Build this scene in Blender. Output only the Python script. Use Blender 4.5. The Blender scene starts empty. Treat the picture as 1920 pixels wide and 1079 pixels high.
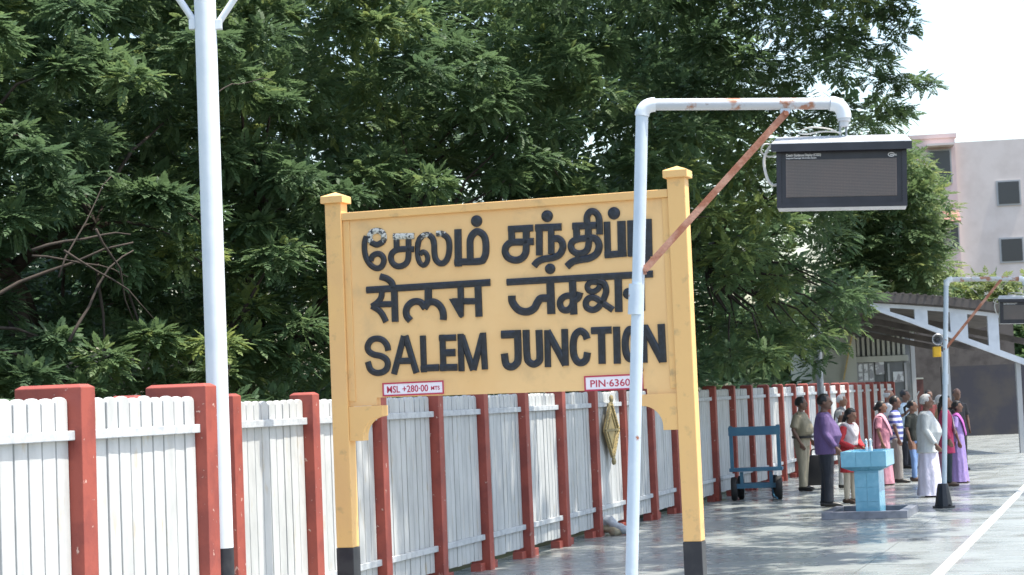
import bpy, bmesh, math, random
import numpy as np
from mathutils import Vector, Matrix, Quaternion, noise

random.seed(7)
rng = np.random.default_rng(11)
SC = bpy.context.scene
COL = SC.collection
R_ = math.radians

# ------------------------------------------------------------------ camera
FPX = 3660.0; CX, CY = 960.0, 539.5; CAMH = 1.85
PITCH = math.atan(213 / FPX); ROLL = 0.041
FW = Vector((0, math.cos(PITCH), math.sin(PITCH)))
_R0 = Vector((1, 0, 0)); _U0 = Vector((0, -math.sin(PITCH), math.cos(PITCH)))
RT = math.cos(ROLL) * _R0 - math.sin(ROLL) * _U0
UP = math.sin(ROLL) * _R0 + math.cos(ROLL) * _U0
CAM = Vector((0, 0, CAMH))
cd = bpy.data.cameras.new('camera'); cam = bpy.data.objects.new('camera', cd); COL.objects.link(cam)
M = Matrix((RT, UP, -FW)).transposed().to_4x4(); M.translation = CAM
cam.matrix_world = M
cd.sensor_fit = 'HORIZONTAL'; cd.sensor_width = 36; cd.lens = 36 * FPX / 1920
cd.clip_start = 0.1; cd.clip_end = 3000
cd.dof.use_dof = True; cd.dof.focus_distance = 16.5; cd.dof.aperture_fstop = 8.0
SC.camera = cam

# ------------------------------------------------------------------ world, sun, exposure
SUN_AZ, SUN_EL = 103, 70
w = bpy.data.worlds.new('World'); SC.world = w; w.use_nodes = True
nt = w.node_tree; bg = nt.nodes['Background']
sky = nt.nodes.new('ShaderNodeTexSky'); sky.sky_type = 'NISHITA'; sky.sun_disc = False
sky.sun_elevation = R_(SUN_EL); sky.sun_rotation = R_(SUN_AZ)
sky.air_density = 1.3; sky.dust_density = 2.5; sky.ozone_density = 1.0
nt.links.new(sky.outputs[0], bg.inputs[0]); bg.inputs[1].default_value = 0.15
sl = bpy.data.lights.new('sun', 'SUN'); sl.energy = 3.9; sl.angle = R_(0.6); sl.color = (1.0, 0.94, 0.83)
so = bpy.data.objects.new('sun', sl); COL.objects.link(so)
sd = Vector((math.sin(R_(SUN_AZ)) * math.cos(R_(SUN_EL)), math.cos(R_(SUN_AZ)) * math.cos(R_(SUN_EL)), math.sin(R_(SUN_EL))))
so.rotation_euler = sd.to_track_quat('Z', 'Y').to_euler()
so.location = (20, 10, 30)
SC.view_settings.view_transform = 'Standard'; SC.view_settings.look = 'None'
SC.view_settings.gamma = 1; SC.view_settings.use_curve_mapping = False
SC.view_settings.exposure = 1.22

# ------------------------------------------------------------------ geometry of the place
def ray(x, y): return FW + RT * ((x - CX) / FPX) - UP * ((y - CY) / FPX)
def P(x, y, D): d = ray(x, y); return CAM + d * (D / d.y)
def G(x, y, z=0.0): d = ray(x, y); return CAM + d * ((z - CAMH) / d.z)
_v = ray(2130, 705); TH = math.atan2(_v.x, _v.y)          # the platform runs along U; S points across it
U = Vector((math.sin(TH), math.cos(TH), 0)); S = Vector((math.cos(TH), -math.sin(TH), 0))
def W(s, u, z=0.0): return S * s + U * u + Vector((0, 0, z))
def SU(p): return (p.dot(S), p.dot(U))

# ------------------------------------------------------------------ helpers
def tag(o, label=None, cat=None, group=None, kind=None):
    if label: o['label'] = label
    if cat: o['category'] = cat
    if group: o['group'] = group
    if kind: o['kind'] = kind
    return o
def empty(name, loc=(0, 0, 0), rz=None, label=None, cat=None, group=None):
    o = bpy.data.objects.new(name, None); COL.objects.link(o); o.location = loc
    o.rotation_euler = (0, 0, -TH if rz is None else rz); o.empty_display_size = .2
    return tag(o, label, cat, group)

class MB:
    def __init__(s): s.v = []; s.f = []
    def add(s, v, f):
        n = len(s.v); s.v += [tuple(p) for p in v]; s.f += [tuple(i + n for i in q) for q in f]; return s
    def box(s, x0, x1, y0, y1, z0, z1):
        return s.add([(x0, y0, z0), (x1, y0, z0), (x1, y1, z0), (x0, y1, z0), (x0, y0, z1), (x1, y0, z1), (x1, y1, z1), (x0, y1, z1)],
                     [(0, 3, 2, 1), (4, 5, 6, 7), (0, 1, 5, 4), (1, 2, 6, 5), (2, 3, 7, 6), (3, 0, 4, 7)])
    def tube(s, pts, r, n=10, cap=True, sy=1.0, ref=None):
        pts = [Vector(p) for p in pts]; m = len(pts)
        rr = r if isinstance(r, (list, tuple)) else [r] * m
        v = []; f = []
        t0 = (pts[1] - pts[0]).normalized()
        nrm = Vector(ref) if ref else (Vector((1, 0, 0)) if abs(t0.x) < .8 else Vector((0, 1, 0)))
        for i, p in enumerate(pts):
            a = pts[max(i - 1, 0)]; b = pts[min(i + 1, m - 1)]; t = (b - a).normalized()
            nrm = (nrm - t * nrm.dot(t)).normalized(); bi = t.cross(nrm)
            q = rr[i] if isinstance(rr[i], (tuple, list)) else (rr[i], rr[i] * sy)
            for k in range(n):
                c = 2 * math.pi * k / n
                v.append(p + nrm * math.cos(c) * q[0] + bi * math.sin(c) * q[1])
        for i in range(m - 1):
            for k in range(n):
                k2 = (k + 1) % n
                f.append((i * n + k, i * n + k2, (i + 1) * n + k2, (i + 1) * n + k))
        if cap:
            f.append(tuple(reversed(range(n)))); f.append(tuple((m - 1) * n + k for k in range(n)))
        return s.add(v, f)
    def bar(s, a, b, w, h, up=(0, 0, 1)):
        a = Vector(a); b = Vector(b); t = (b - a).normalized(); up = Vector(up)
        x = t.cross(up).normalized(); y = x.cross(t)
        v = []
        for p in (a, b):
            for i, j in ((-1, -1), (1, -1), (1, 1), (-1, 1)): v.append(p + x * i * w / 2 + y * j * h / 2)
        return s.add(v, [(0, 1, 2, 3), (7, 6, 5, 4), (0, 4, 5, 1), (1, 5, 6, 2), (2, 6, 7, 3), (3, 7, 4, 0)])
    def rings(s, rings, n=16, cap=True, pleat=0, pa=0.0, ph=0.0):
        v = []; f = []
        for (cx, cy, z, rx, ry) in rings:
            for k in range(n):
                c = 2 * math.pi * k / n; g = 1 + (pa * math.cos(pleat * c + ph + z * 2.0) * (1 if pleat else 0))
                v.append((cx + math.cos(c) * rx * g, cy + math.sin(c) * ry * g, z))
        m = len(rings)
        for i in range(m - 1):
            for k in range(n):
                k2 = (k + 1) % n; f.append((i * n + k, i * n + k2, (i + 1) * n + k2, (i + 1) * n + k))
        if cap:
            f.append(tuple(reversed(range(n)))); f.append(tuple((m - 1) * n + k for k in range(n)))
        return s.add(v, f)
    def ball(s, c, r, n=12, m=8):
        rx, ry, rz = (r, r, r) if not isinstance(r, (tuple, list)) else r
        rg = []
        for j in range(1, m):
            t = math.pi * j / m; rg.append((c[0], c[1], c[2] - rz * math.cos(t), rx * math.sin(t), ry * math.sin(t)))
        return s.rings(rg, n)
    def prism(s, poly, y0, y1):                      # polygon in (x, z), extruded from y0 (near) to y1
        n = len(poly)
        v = [(x, y0, z) for x, z in poly] + [(x, y1, z) for x, z in poly]
        return s.add(v, [tuple(range(n)), tuple(reversed(range(n, 2 * n)))] + [(i, i + n, (i + 1) % n + n, (i + 1) % n) for i in range(n)])
    def mesh(s, name, mat, bevel=0, smooth=False, fix=True):
        me = bpy.data.meshes.new(name); me.from_pydata(s.v, [], s.f)
        if bevel or fix:
            bm = bmesh.new(); bm.from_mesh(me)
            if bevel:
                es = [e for e in bm.edges if len(e.link_faces) == 2 and e.calc_face_angle(0) > .6]
                bmesh.ops.bevel(bm, geom=es, offset=bevel, segments=2, affect='EDGES', profile=.6)
            bmesh.ops.recalc_face_normals(bm, faces=bm.faces[:])
            bm.to_mesh(me); bm.free()
        if smooth:
            me.polygons.foreach_set('use_smooth', [True] * len(me.polygons))
            if smooth != 'all':
                try: me.set_sharp_from_angle(angle=R_(40))
                except Exception: pass
        if mat: me.materials.append(mat)
        return me
    def build(s, name, mat, parent=None, bevel=0, smooth=False, loc=None):
        o = bpy.data.objects.new(name, s.mesh(name, mat, bevel, smooth)); COL.objects.link(o)
        if parent: o.parent = parent
        if loc: o.location = loc
        return o

def inst(name, me, parent, loc, rz=0, sc=None):
    o = bpy.data.objects.new(name, me); COL.objects.link(o); o.parent = parent; o.location = loc; o.rotation_euler = (0, 0, rz)
    if sc: o.scale = sc
    return o
def copy_tree(o, parent=None):
    c = o.copy(); COL.objects.link(c); c.parent = parent
    for ch in list(o.children): copy_tree(ch, c)
    return c
def catmull(pts, k=5):
    pts = [Vector(p) for p in pts]; out = []
    P_ = [pts[0] * 2 - pts[1]] + pts + [pts[-1] * 2 - pts[-2]]
    for i in range(1, len(P_) - 2):
        a, b, c, d = P_[i - 1], P_[i], P_[i + 1], P_[i + 2]
        for j in range(k):
            t = j / k
            out.append(.5 * ((2 * b) + (c - a) * t + (2 * a - 5 * b + 4 * c - d) * t * t + (3 * b - a - 3 * c + d) * t ** 3))
    out.append(pts[-1]); return out

# ------------------------------------------------------------------ materials
def mat(name, col, rough=.6, metal=0, c2=None, scale=4, thr=(.45, .62), c3=None, s3=14, t3=(.6, .7), bump=0, bscale=60, stretch=(1, 1, 1),
        spec=.5, rvar=0, coat=0, obj=False, bdist=.004):
    m = bpy.data.materials.new(name); m.use_nodes = True; n = m.node_tree; b = n.nodes['Principled BSDF']
    b.inputs['Roughness'].default_value = rough; b.inputs['Metallic'].default_value = metal
    b.inputs['Specular IOR Level'].default_value = spec
    if coat: b.inputs['Coat Weight'].default_value = coat; b.inputs['Coat Roughness'].default_value = .15
    geo = n.nodes.new('ShaderNodeNewGeometry')
    mp = n.nodes.new('ShaderNodeMapping'); mp.inputs['Scale'].default_value = stretch
    n.links.new(geo.outputs['Position'], mp.inputs['Vector'])
    def rgb(c): x = n.nodes.new('ShaderNodeRGB'); x.outputs[0].default_value = (*c, 1); return x.outputs[0]
    cur = rgb(col)
    def layer(cur, c, sc, thr, det=6):
        t = n.nodes.new('ShaderNodeTexNoise'); t.inputs['Scale'].default_value = sc; t.inputs['Detail'].default_value = det; t.inputs['Roughness'].default_value = .6
        n.links.new(mp.outputs[0], t.inputs['Vector'])
        r = n.nodes.new('ShaderNodeMapRange'); r.inputs[1].default_value = thr[0]; r.inputs[2].default_value = thr[1]
        n.links.new(t.outputs[0], r.inputs[0])
        x = n.nodes.new('ShaderNodeMix'); x.data_type = 'RGBA'
        n.links.new(r.outputs[0], x.inputs[0]); n.links.new(cur, x.inputs[6]); n.links.new(rgb(c), x.inputs[7])
        return x.outputs[2], t
    if c2: cur, _ = layer(cur, c2, scale, thr)
    if c3: cur, _ = layer(cur, c3, s3, t3)
    n.links.new(cur, b.inputs['Base Color'])
    if bump:
        t = n.nodes.new('ShaderNodeTexNoise'); t.inputs['Scale'].default_value = bscale; t.inputs['Detail'].default_value = 4
        n.links.new(mp.outputs[0], t.inputs['Vector'])
        bp = n.nodes.new('ShaderNodeBump'); bp.inputs['Strength'].default_value = bump; bp.inputs['Distance'].default_value = bdist
        n.links.new(t.outputs[0], bp.inputs['Height']); n.links.new(bp.outputs[0], b.inputs['Normal'])
    if rvar:
        t = n.nodes.new('ShaderNodeTexNoise'); t.inputs['Scale'].default_value = 1.3; t.inputs['Detail'].default_value = 5
        n.links.new(mp.outputs[0], t.inputs['Vector'])
        r = n.nodes.new('ShaderNodeMapRange'); r.inputs[1].default_value = .35; r.inputs[2].default_value = .65
        r.inputs[3].default_value = max(rough - rvar, .03); r.inputs[4].default_value = rough + rvar
        n.links.new(t.outputs[0], r.inputs[0]); n.links.new(r.outputs[0], b.inputs['Roughness'])
    return m

YEL = (.74, .45, .17)
m_yel = mat('ochre_paint', YEL, .55, c2=(.70, .42, .17), scale=1.6, c3=(.44, .29, .13), s3=7, t3=(.57, .75), bump=.3, bscale=35)
m_yelpanel = mat('ochre_panel_paint', (.78, .50, .22), .5, c2=(.75, .46, .19), scale=1.1, c3=(.60, .39, .18), s3=4, t3=(.54, .8), bump=.2, bscale=25)
m_letter = mat('letter_paint', (.008, .010, .015), .34, c2=(.016, .021, .032), scale=30, bump=.2, bscale=60)
m_peel = mat('peeling_letter_paint', (.018, .022, .03), .6, c2=(.55, .55, .50), scale=26, thr=(.46, .52), c3=(.15, .14, .10), s3=60, t3=(.55, .6), bump=.5, bscale=80)
m_blk = mat('black_paint', (.012, .013, .02), .4, c2=(.03, .03, .035), scale=6)
m_slat = mat('whitewashed_concrete', (.50, .51, .505), .7, c2=(.38, .39, .385), scale=5, thr=(.4, .72), c3=(.42, .35, .24), s3=9, t3=(.60, .80), bump=.6, bscale=45, stretch=(1, 1, .35))
m_rail = mat('whitewashed_rail', (.49, .515, .53), .7, c2=(.38, .40, .42), scale=11, bump=.4, bscale=60)
m_red = mat('red_oxide_paint', (.31, .066, .046), .6, c2=(.23, .048, .037), scale=4, c3=(.50, .33, .28), s3=16, t3=(.655, .69), bump=.35, bscale=40)
m_pole = mat('silver_white_paint', (.66, .71, .75), .42, c2=(.60, .66, .71), scale=3, c3=(.42, .46, .50), s3=20, t3=(.66, .8), bump=.15, bscale=40)
m_pipe = mat('blue_white_pipe_paint', (.52, .60, .67), .38, c2=(.47, .55, .63), scale=5, c3=(.30, .11, .05), s3=8, t3=(.66, .72), bump=.2, bscale=50)
m_arm = mat('rust_stained_pipe_paint', (.46, .49, .52), .42, c2=(.30, .14, .08), scale=6.5, thr=(.53, .60), c3=(.12, .08, .06), s3=26, t3=(.68, .72), bump=.3, bscale=50)
m_rust = mat('rusty_flat_bar', (.30, .115, .065), .75, c2=(.44, .24, .17), scale=9, c3=(.62, .60, .58), s3=5, t3=(.60, .68), bump=.5, bscale=80)
m_case = mat('charcoal_powder_coat', (.016, .017, .026), .35, c2=(.024, .025, .036), scale=8)
m_alu = mat('pale_grey_sheet', (.52, .53, .55), .35, .3, c2=(.44, .45, .46), scale=10)
m_screen = mat('unlit_display_glass', (.19, .165, .155), .3, c2=(.25, .185, .165), scale=4, thr=(.4, .6))
m_dot = mat('display_dots', (.10, .09, .085), .5)
m_white = mat('white_print', (.75, .76, .78), .5)
m_plate = mat('white_plate', (.80, .76, .80), .5)
m_platered = mat('crimson_paint', (.45, .03, .07), .5)
m_cable = mat('pale_cable', (.55, .54, .50), .5)
m_bluetile = mat('sky_blue_tiles', (.16, .40, .55), .22, c2=(.20, .46, .60), scale=3, c3=(.12, .33, .48), s3=12, rvar=.08)
m_greytile = mat('grey_granite', (.22, .23, .27), .35, c2=(.16, .17, .20), scale=8)
m_trolley = mat('dusty_blue_paint', (.035, .13, .22), .45, c2=(.05, .16, .24), scale=6, c3=(.10, .08, .06), s3=14, t3=(.66, .76))
m_tyre = mat('black_rubber', (.014, .014, .015), .7)
m_steel = mat('weathered_steel', (.28, .31, .34), .45, .4, c2=(.20, .22, .24), scale=8)
m_bark = mat('tree_bark', (.050, .038, .030), .9, c2=(.028, .022, .018), scale=6, bump=.8, bscale=25, stretch=(1, 1, .3))
m_gold = mat('tarnished_gold_paint', (.50, .37, .15), .5, c2=(.34, .25, .11), scale=9, c3=(.6, .48, .24), s3=20)
m_goldd = mat('dark_olive_bead', (.20, .16, .075), .6, c2=(.34, .27, .13), scale=30)
m_pave = mat('wet_polished_granite', (.265, .285, .28), .26, c2=(.235, .255, .25), scale=.9, c3=(.285, .295, .285), s3=5, t3=(.5, .8), bump=.10, bscale=7, rvar=.10)
m_joint = mat('platform_concrete', (.16, .16, .155), .7, c2=(.11, .11, .11), scale=3, bump=.3)
m_earth = mat('dry_earth', (.075, .085, .040), .95, c2=(.11, .09, .055), scale=.8, bump=.6, bscale=10)
m_ballast = mat('stone_ballast', (.20, .18, .17), .9, c2=(.10, .09, .08), scale=18, bump=1, bscale=30)
m_line = mat('white_road_paint', (.58, .58, .56), .55, c2=(.5, .5, .48), scale=7)
m_pink = mat('pale_pink_render', (.60, .47, .46), .8, c2=(.54, .42, .41), scale=.4)
m_pinkw = mat('white_render', (.62, .56, .53), .8, c2=(.55, .49, .46), scale=.5)
m_darkwin = mat('dark_window_glass', (.03, .035, .045), .15)
m_frame = mat('grey_window_frame', (.35, .36, .37), .5)
m_cream = mat('cream_wall', (.42, .43, .38), .8, c2=(.36, .37, .33), scale=1.2)
m_greyp = mat('grey_board', (.16, .17, .18), .7, c2=(.11, .12, .12), scale=2)
m_truss = mat('grey_white_steel', (.58, .62, .68), .5, c2=(.5, .54, .60), scale=3)
m_sheet = mat('weathered_roof_sheet', (.095, .085, .08), .85, c2=(.06, .052, .05), scale=2)
m_brownw = mat('maroon_wall', (.14, .06, .055), .7, c2=(.10, .045, .04), scale=2)
m_yellow = mat('signal_yellow', (.65, .38, .02), .5)
m_bright = mat('pale_poster', (.62, .64, .66), .5, c2=(.3, .3, .32), scale=6, thr=(.5, .52))

def leaf_mat(name, a, b, c):
    m = bpy.data.materials.new(name); m.use_nodes = True; n = m.node_tree; p = n.nodes['Principled BSDF']; out = n.nodes['Material Output']
    at = n.nodes.new('ShaderNodeAttribute'); at.attribute_name = 'tint'
    r = n.nodes.new('ShaderNodeValToRGB'); r.color_ramp.elements[0].color = (*a, 1); r.color_ramp.elements[1].color = (*c, 1)
    e = r.color_ramp.elements.new(.6); e.color = (*b, 1)
    n.links.new(at.outputs['Fac'], r.inputs[0]); n.links.new(r.outputs[0], p.inputs['Base Color'])
    p.inputs['Roughness'].default_value = .55; p.inputs['Specular IOR Level'].default_value = .3
    tr = n.nodes.new('ShaderNodeBsdfTranslucent')
    hs = n.nodes.new('ShaderNodeHueSaturation'); hs.inputs['Value'].default_value = 1.5; hs.inputs['Hue'].default_value = .485
    n.links.new(r.outputs[0], hs.inputs['Color']); n.links.new(hs.outputs[0], tr.inputs['Color'])
    mx = n.nodes.new('ShaderNodeMixShader'); mx.inputs[0].default_value = .40
    n.links.new(p.outputs[0], mx.inputs[1]); n.links.new(tr.outputs[0], mx.inputs[2]); n.links.new(mx.outputs[0], out.inputs['Surface'])
    return m
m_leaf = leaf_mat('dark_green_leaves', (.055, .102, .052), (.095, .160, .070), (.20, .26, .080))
m_leaf2 = leaf_mat('fresh_green_leaves', (.050, .090, .040), (.085, .140, .055), (.17, .21, .07))

# ------------------------------------------------------------------ setting: ground, platform, tracks
gx = MB(); gx.box(-900, 900, -60, 1500, -1.4, -1.0)
tag(gx.build('ground', m_earth), kind='structure')
# earth bank behind the fence
bk = MB(); v0 = [W(-120, -20, -.06), W(-7.32, -20, -.06), W(-7.32, 400, -.06), W(-120, 400, -.06)]
bk.add(v0 + [p - Vector((0, 0, 1)) for p in v0], [(0, 1, 2, 3), (7, 6, 5, 4), (0, 4, 5, 1), (1, 5, 6, 2), (2, 6, 7, 3), (3, 7, 4, 0)])
tag(bk.build('earth_bank', m_earth), kind='structure')
PL = empty('platform', (0, 0, 0)); tag(PL, kind='structure')
MB().box(-7.3, -.55, -8, 150, -.95, -.012).build('platform_base', m_joint, PL)
MB().box(-.545, -.10, -8, 150, -.95, .004).build('edge_coping', m_greytile, PL, bevel=.012)
MB().box(-2.0, -1.88, -8, 150, .002, .006).build('painted_line', m_line, PL)
# paving slabs: every slab with its own joint, level and tilt
pv = MB(); sw = .9
ns = int((7.3 - .56) / sw) + 1
for i in range(ns):
    s0 = -7.28 + i * sw; s1 = min(s0 + sw - .007, -.56)
    if s1 - s0 < .05: continue
    for j in range(100):
        u0 = 8 + j * sw + (sw / 2 if i % 2 else 0) * 0; u1 = u0 + sw - .007
        z = [random.uniform(-.0012, .0012) for _ in range(4)]; b = random.uniform(-.0006, .0006)
        pv.add([(s0, u0, z[0] + b), (s1, u0, z[1] + b), (s1, u1, z[2] + b), (s0, u1, z[3] + b), (s0, u0, -.011), (s1, u0, -.011), (s1, u1, -.011), (s0, u1, -.011)],
               [(0, 1, 2, 3), (4, 5, 1, 0), (5, 6, 2, 1), (6, 7, 3, 2), (7, 4, 0, 3)])
pvo = pv.build('paving_slabs', m_pave, PL); tag(pvo, kind='stuff')
tb = empty('track_bed'); tag(tb, kind='structure')
MB().box(.0, 30, -8, 400, -.99, -.9).build('ballast', m_ballast, tb)
for s in (1.1, 2.776): MB().box(s - .035, s + .035, -8, 300, -.80, -.66).build('rail', m_steel, tb)
slp = MB().box(.55, 3.3, -.12, .12, -.92, -.80).mesh('sleeper', m_joint, bevel=.01)
for i in range(70): inst('sleeper', slp, tb, (0, 10 + i * .65, 0))

# ------------------------------------------------------------------ fence
def slat_mesh(z0, z1, w=.104, t=.040):
    poly = [(-w / 2, z0), (w / 2, z0), (w / 2, z1 - .05)]
    for k in range(1, 6):
        a = math.pi * k / 6; poly.append((w / 2 * math.cos(a), z1 - .05 + .034 * math.sin(a)))
    poly.append((-w / 2, z1 - .05))
    mb = MB().prism(poly, -t / 2, t / 2)
    mb.v = [(-y, x, z) for x, y, z in mb.v]           # width along U, thickness across
    return mb.mesh('slat', m_slat, bevel=.006)
def post_mesh(zt, d=.22, t=.15, crown=.02):
    mb = MB(); x0, x1 = -d / 2, d / 2; y0, y1 = -t / 2, t / 2
    mb.add([(x0, y0, -.3), (x1, y0, -.3), (x1, y1, -.3), (x0, y1, -.3), (x0, y0, zt), (x1, y0, zt), (x1, y1, zt), (x0, y1, zt),
            (x0 + .03, y0 + .03, zt + crown), (x1 - .03, y0 + .03, zt + crown), (x1 - .03, y1 - .03, zt + crown), (x0 + .03, y1 - .03, zt + crown)],
           [(0, 3, 2, 1), (0, 1, 5, 4), (1, 2, 6, 5), (2, 3, 7, 6), (3, 0, 4, 7), (4, 5, 9, 8), (5, 6, 10, 9), (6, 7, 11, 10), (7, 4, 8, 11), (8, 9, 10, 11)])
    return mb.mesh('post', m_red, bevel=.006)
def fence(name, s0, us, ztop, zpost, label, indiv, slats_n=10, wide=None):
    root = empty(name, W(s0, us[0], 0), label=label, cat='fence')
    sm = slat_mesh(.12, ztop); pm = post_mesh(zpost); pmw = post_mesh(zpost, d=.47, t=.17)
    for i, u in enumerate(us):
        z = 1 - .0007 * i if i < 12 else .985
        lean = random.uniform(-.008, .008)
        o = inst('post', pmw if (wide and i in wide) else pm, root, (-.135 if (wide and i in wide) else 0, u - us[0], 0), 0, (1, 1, z)); o.rotation_euler = (lean, random.uniform(-.006, .006), 0)
    for i in range(len(us) - 1):
        a = us[i] - us[0] + .078; b = us[i + 1] - us[0] - .078; pitch = (b - a) / slats_n; z = 1 - .0007 * i if i < 12 else .985
        many = MB()
        for k in range(slats_n):
            y = a + (k + .5) * pitch; dz = random.uniform(-.006, .006); dx = random.uniform(-.003, .003); tw = random.uniform(-.03, .03)
            if i < indiv:
                o = inst('slat', sm, root, (dx, y, dz), tw, (1, (pitch * .90) / .104, z))
            else:
                c, sn = math.cos(tw), math.sin(tw)
                many.add([(v.co.x + dx, v.co.y * (pitch * .90) / .104 + y, v.co.z * z + dz) for v in sm.vertices], [tuple(p.vertices) for p in sm.polygons])
        if many.v:
            me = many.mesh('slat_row', m_slat, fix=False); so_ = inst('slat_row', me, root, (0, 0, 0)); so_['kind'] = 'stuff'
        for zz in (1.75, .365):
            mb = MB().box(.022, .06, a - .045, b + .045, zz - .03, zz + .03)
            mb.build('rail', m_rail, root, bevel=.005)
        MB().box(-.07, .05, a - .006, a + .26 + random.uniform(0, .1), -.05, .085).build('plinth', m_red, root, bevel=.006)
        MB().box(-.07, .05, b - .16, b + .006, -.05, .085).build('plinth', m_red, root, bevel=.006)
    return root
far_us = [12.70, 14.30, 15.88, 17.52, 19.10, 20.62, 22.14, 23.70, 25.26, 26.86, 28.50, 30.05, 31.55, 33.05, 34.70, 36.45, 38.15, 39.78, 41.4, 42.98,
          44.6, 46.2, 47.8, 49.4, 51.0, 52.6, 54.2, 55.8, 57.4, 59.2]
fence('picket_fence', -7.0, far_us, 1.955, 1.985, 'long white slatted fence with red posts running away along the platform', 16)
fence('picket_fence', -6.3, [7.3, 9.00, 10.74, 12.43], 2.0, 2.05, 'short nearest stretch of white slatted fence, set forward with broader red posts', 3, 10, wide=(2, 3))

# ------------------------------------------------------------------ station name board
A0 = P(641, 600, 16.2); _s0, _u0 = SU(A0)
SG = empty('station_name_sign', W(_s0, _u0, 0), label='tall yellow concrete name board reading SALEM JUNCTION in three scripts on two posts', cat='sign')
def onsign(x, y):
    d = ray(x, y); t = (A0 - CAM).dot(U) / d.dot(U); w_ = CAM + d * t; return ((w_ - A0).dot(S), w_.z)
for a0, a1 in ((-.105, .04), (2.818, 2.962)):
    MB().box(a0, a1, -.035, .11, .701, 3.56).build('post', m_yel, SG, bevel=.008)
    b = MB().box(a0 - .003, a1 + .003, -.038, .113, -.3, .70).build('post_base', m_blk, SG, bevel=.006)
    c = .026; zt = 3.555
    mb = MB(); x0, x1, y0, y1 = a0 - c, a1 + c, -.035 - c, .11 + c; xm, ym = (x0 + x1) / 2, (y0 + y1) / 2
    mb.add([(x0, y0, zt), (x1, y0, zt), (x1, y1, zt), (x0, y1, zt), (x0, y0, zt + .058), (x1, y0, zt + .058), (x1, y1, zt + .058), (x0, y1, zt + .058), (xm, ym, zt + .098)],
           [(0, 3, 2, 1), (0, 1, 5, 4), (1, 2, 6, 5), (2, 3, 7, 6), (3, 0, 4, 7), (4, 5, 8), (5, 6, 8), (6, 7, 8), (7, 4, 8)])
    mb.build('post_cap', m_yel, SG, bevel=.004)
PN = MB().prism([(.039, 1.862), (.285, 1.862), (.285, 1.925), (2.575, 1.905), (2.575, 1.842), (2.819, 1.842), (2.819, 3.462), (.039, 3.462)], 0, .085).build('panel', m_yelpanel, SG)
MB().box(.041, 2.817, -.028, .10, 3.405, 3.470).build('top_rail', m_yel, SG, bevel=.006)
MB().box(.041, .10, -.010, .095, 1.90, 3.404).build('edge_strip', m_yel, SG, bevel=.004)
MB().box(2.765, 2.817, -.010, .095, 1.90, 3.404).build('edge_strip', m_yel, SG, bevel=.004)
def bracket(sg, xo):
    p = [(0, 1.86), (.30, 1.86), (.30, 1.775)]
    for k in range(0, 9):
        t = math.pi / 2 * k / 8; p.append((.285 - .165 * math.sin(t), 1.605 + .165 * math.cos(t)))
    p += [(.12, 1.575), (.0, 1.575)]
    q = [(xo + sg * x, z) for x, z in p]
    if sg < 0: q = q[::-1]
    MB().prism(q, -.022, .10).build('bracket', m_yel, SG, bevel=.004)
bracket(1, .041); bracket(-1, 2.817)

# --- raised letters, each stroke a ridge standing off the panel
PXM = onsign(961, 500)[0] - onsign(960, 500)[0]
layer_i = [0]
def stroke(mb, pts, wd, yoff, closed=False):
    pts = [Vector((p[0], p[1])) for p in pts]; n = len(pts); rows = []
    for i, p in enumerate(pts):
        if closed: a, b = pts[i - 1], pts[(i + 1) % n]
        else: a, b = pts[max(i - 1, 0)], pts[min(i + 1, n - 1)]
        d1 = (p - a).normalized() if (p - a).length > 1e-9 else (b - p).normalized(); d2 = (b - p).normalized() if (b - p).length > 1e-9 else d1
        n1 = Vector((-d1.y, d1.x)); n2 = Vector((-d2.y, d2.x)); nn = (n1 + n2)
        nn = nn.normalized() if nn.length > .1 else n1
        k = min(1 / max(nn.dot(n1), .5), 1.6)
        h = wd / 2
        prof = [(-1, .001), (-.97, -.010), (-.45, -.019), (.45, -.019), (.97, -.010), (1, .001)]
        rows.append([(p.x + nn.x * h * q * k, y + (-yoff if y < 0 else 0), p.y + nn.y * h * q * k) for q, y in prof])
    v = [c for r in rows for c in r]; f = []; m = 6
    for i in range(n if closed else n - 1):
        j = (i + 1) % n
        for k in range(m - 1): f.append((i * m + k, i * m + k + 1, j * m + k + 1, j * m + k))
    if not closed: f += [tuple(range(m)), tuple((n - 1) * m + k for k in reversed(range(m)))]
    mb.add(v, f)
CR = {'A': (670, 390, 7.385), 'B': (930, 380, 6.0), 'C': (670, 500, 7.385), 'D': (940, 480, 6.4), 'E': (670, 610, 7.385), 'F': (930, 600, 5.647)}
def letter(crop, strokes, dots=(), polys=(), material=None):
    ox, oy, k = CR[crop]; mb = MB(); i = 0
    for st in strokes:
        pts, wd = st[0], st[1]; mode = st[2] if len(st) > 2 else 'l'
        q = [onsign(ox + x / k, oy + y / k) for x, y in pts]
        if mode == 'c': q = [tuple(p) for p in catmull([(a, b, 0) for a, b in q], 5)]
        if mode == 'o': q = [tuple(p) for p in catmull([(a, b, 0) for a, b in q + [q[0]]], 5)][:-1]
        stroke(mb, q, wd / k * PXM, .0007 * i, mode == 'o'); i += 1
    for (x, y, r) in dots:
        a, z = onsign(ox + x / k, oy + y / k); r = r / k * PXM; n = 20
        v = []
        for rr, yy in ((1, .001), (.97, -.010), (.55, -.019 - .0007 * i)):
            v += [(a + rr * r * math.cos(2 * math.pi * t / n), yy, z + rr * r * math.sin(2 * math.pi * t / n)) for t in range(n)]
        f = [(j * n + t, j * n + (t + 1) % n, (j + 1) * n + (t + 1) % n, (j + 1) * n + t) for j in range(2) for t in range(n)] + [tuple(2 * n + t for t in range(n))]
        mb.add(v, f); i += 1
    for poly in polys:
        q = [onsign(ox + x / k, oy + y / k) for x, y in poly]; mb.prism(q, -.0185 - .0007 * i, .001); i += 1
    return mb.build('raised_letter', material or m_letter, SG)
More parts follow.
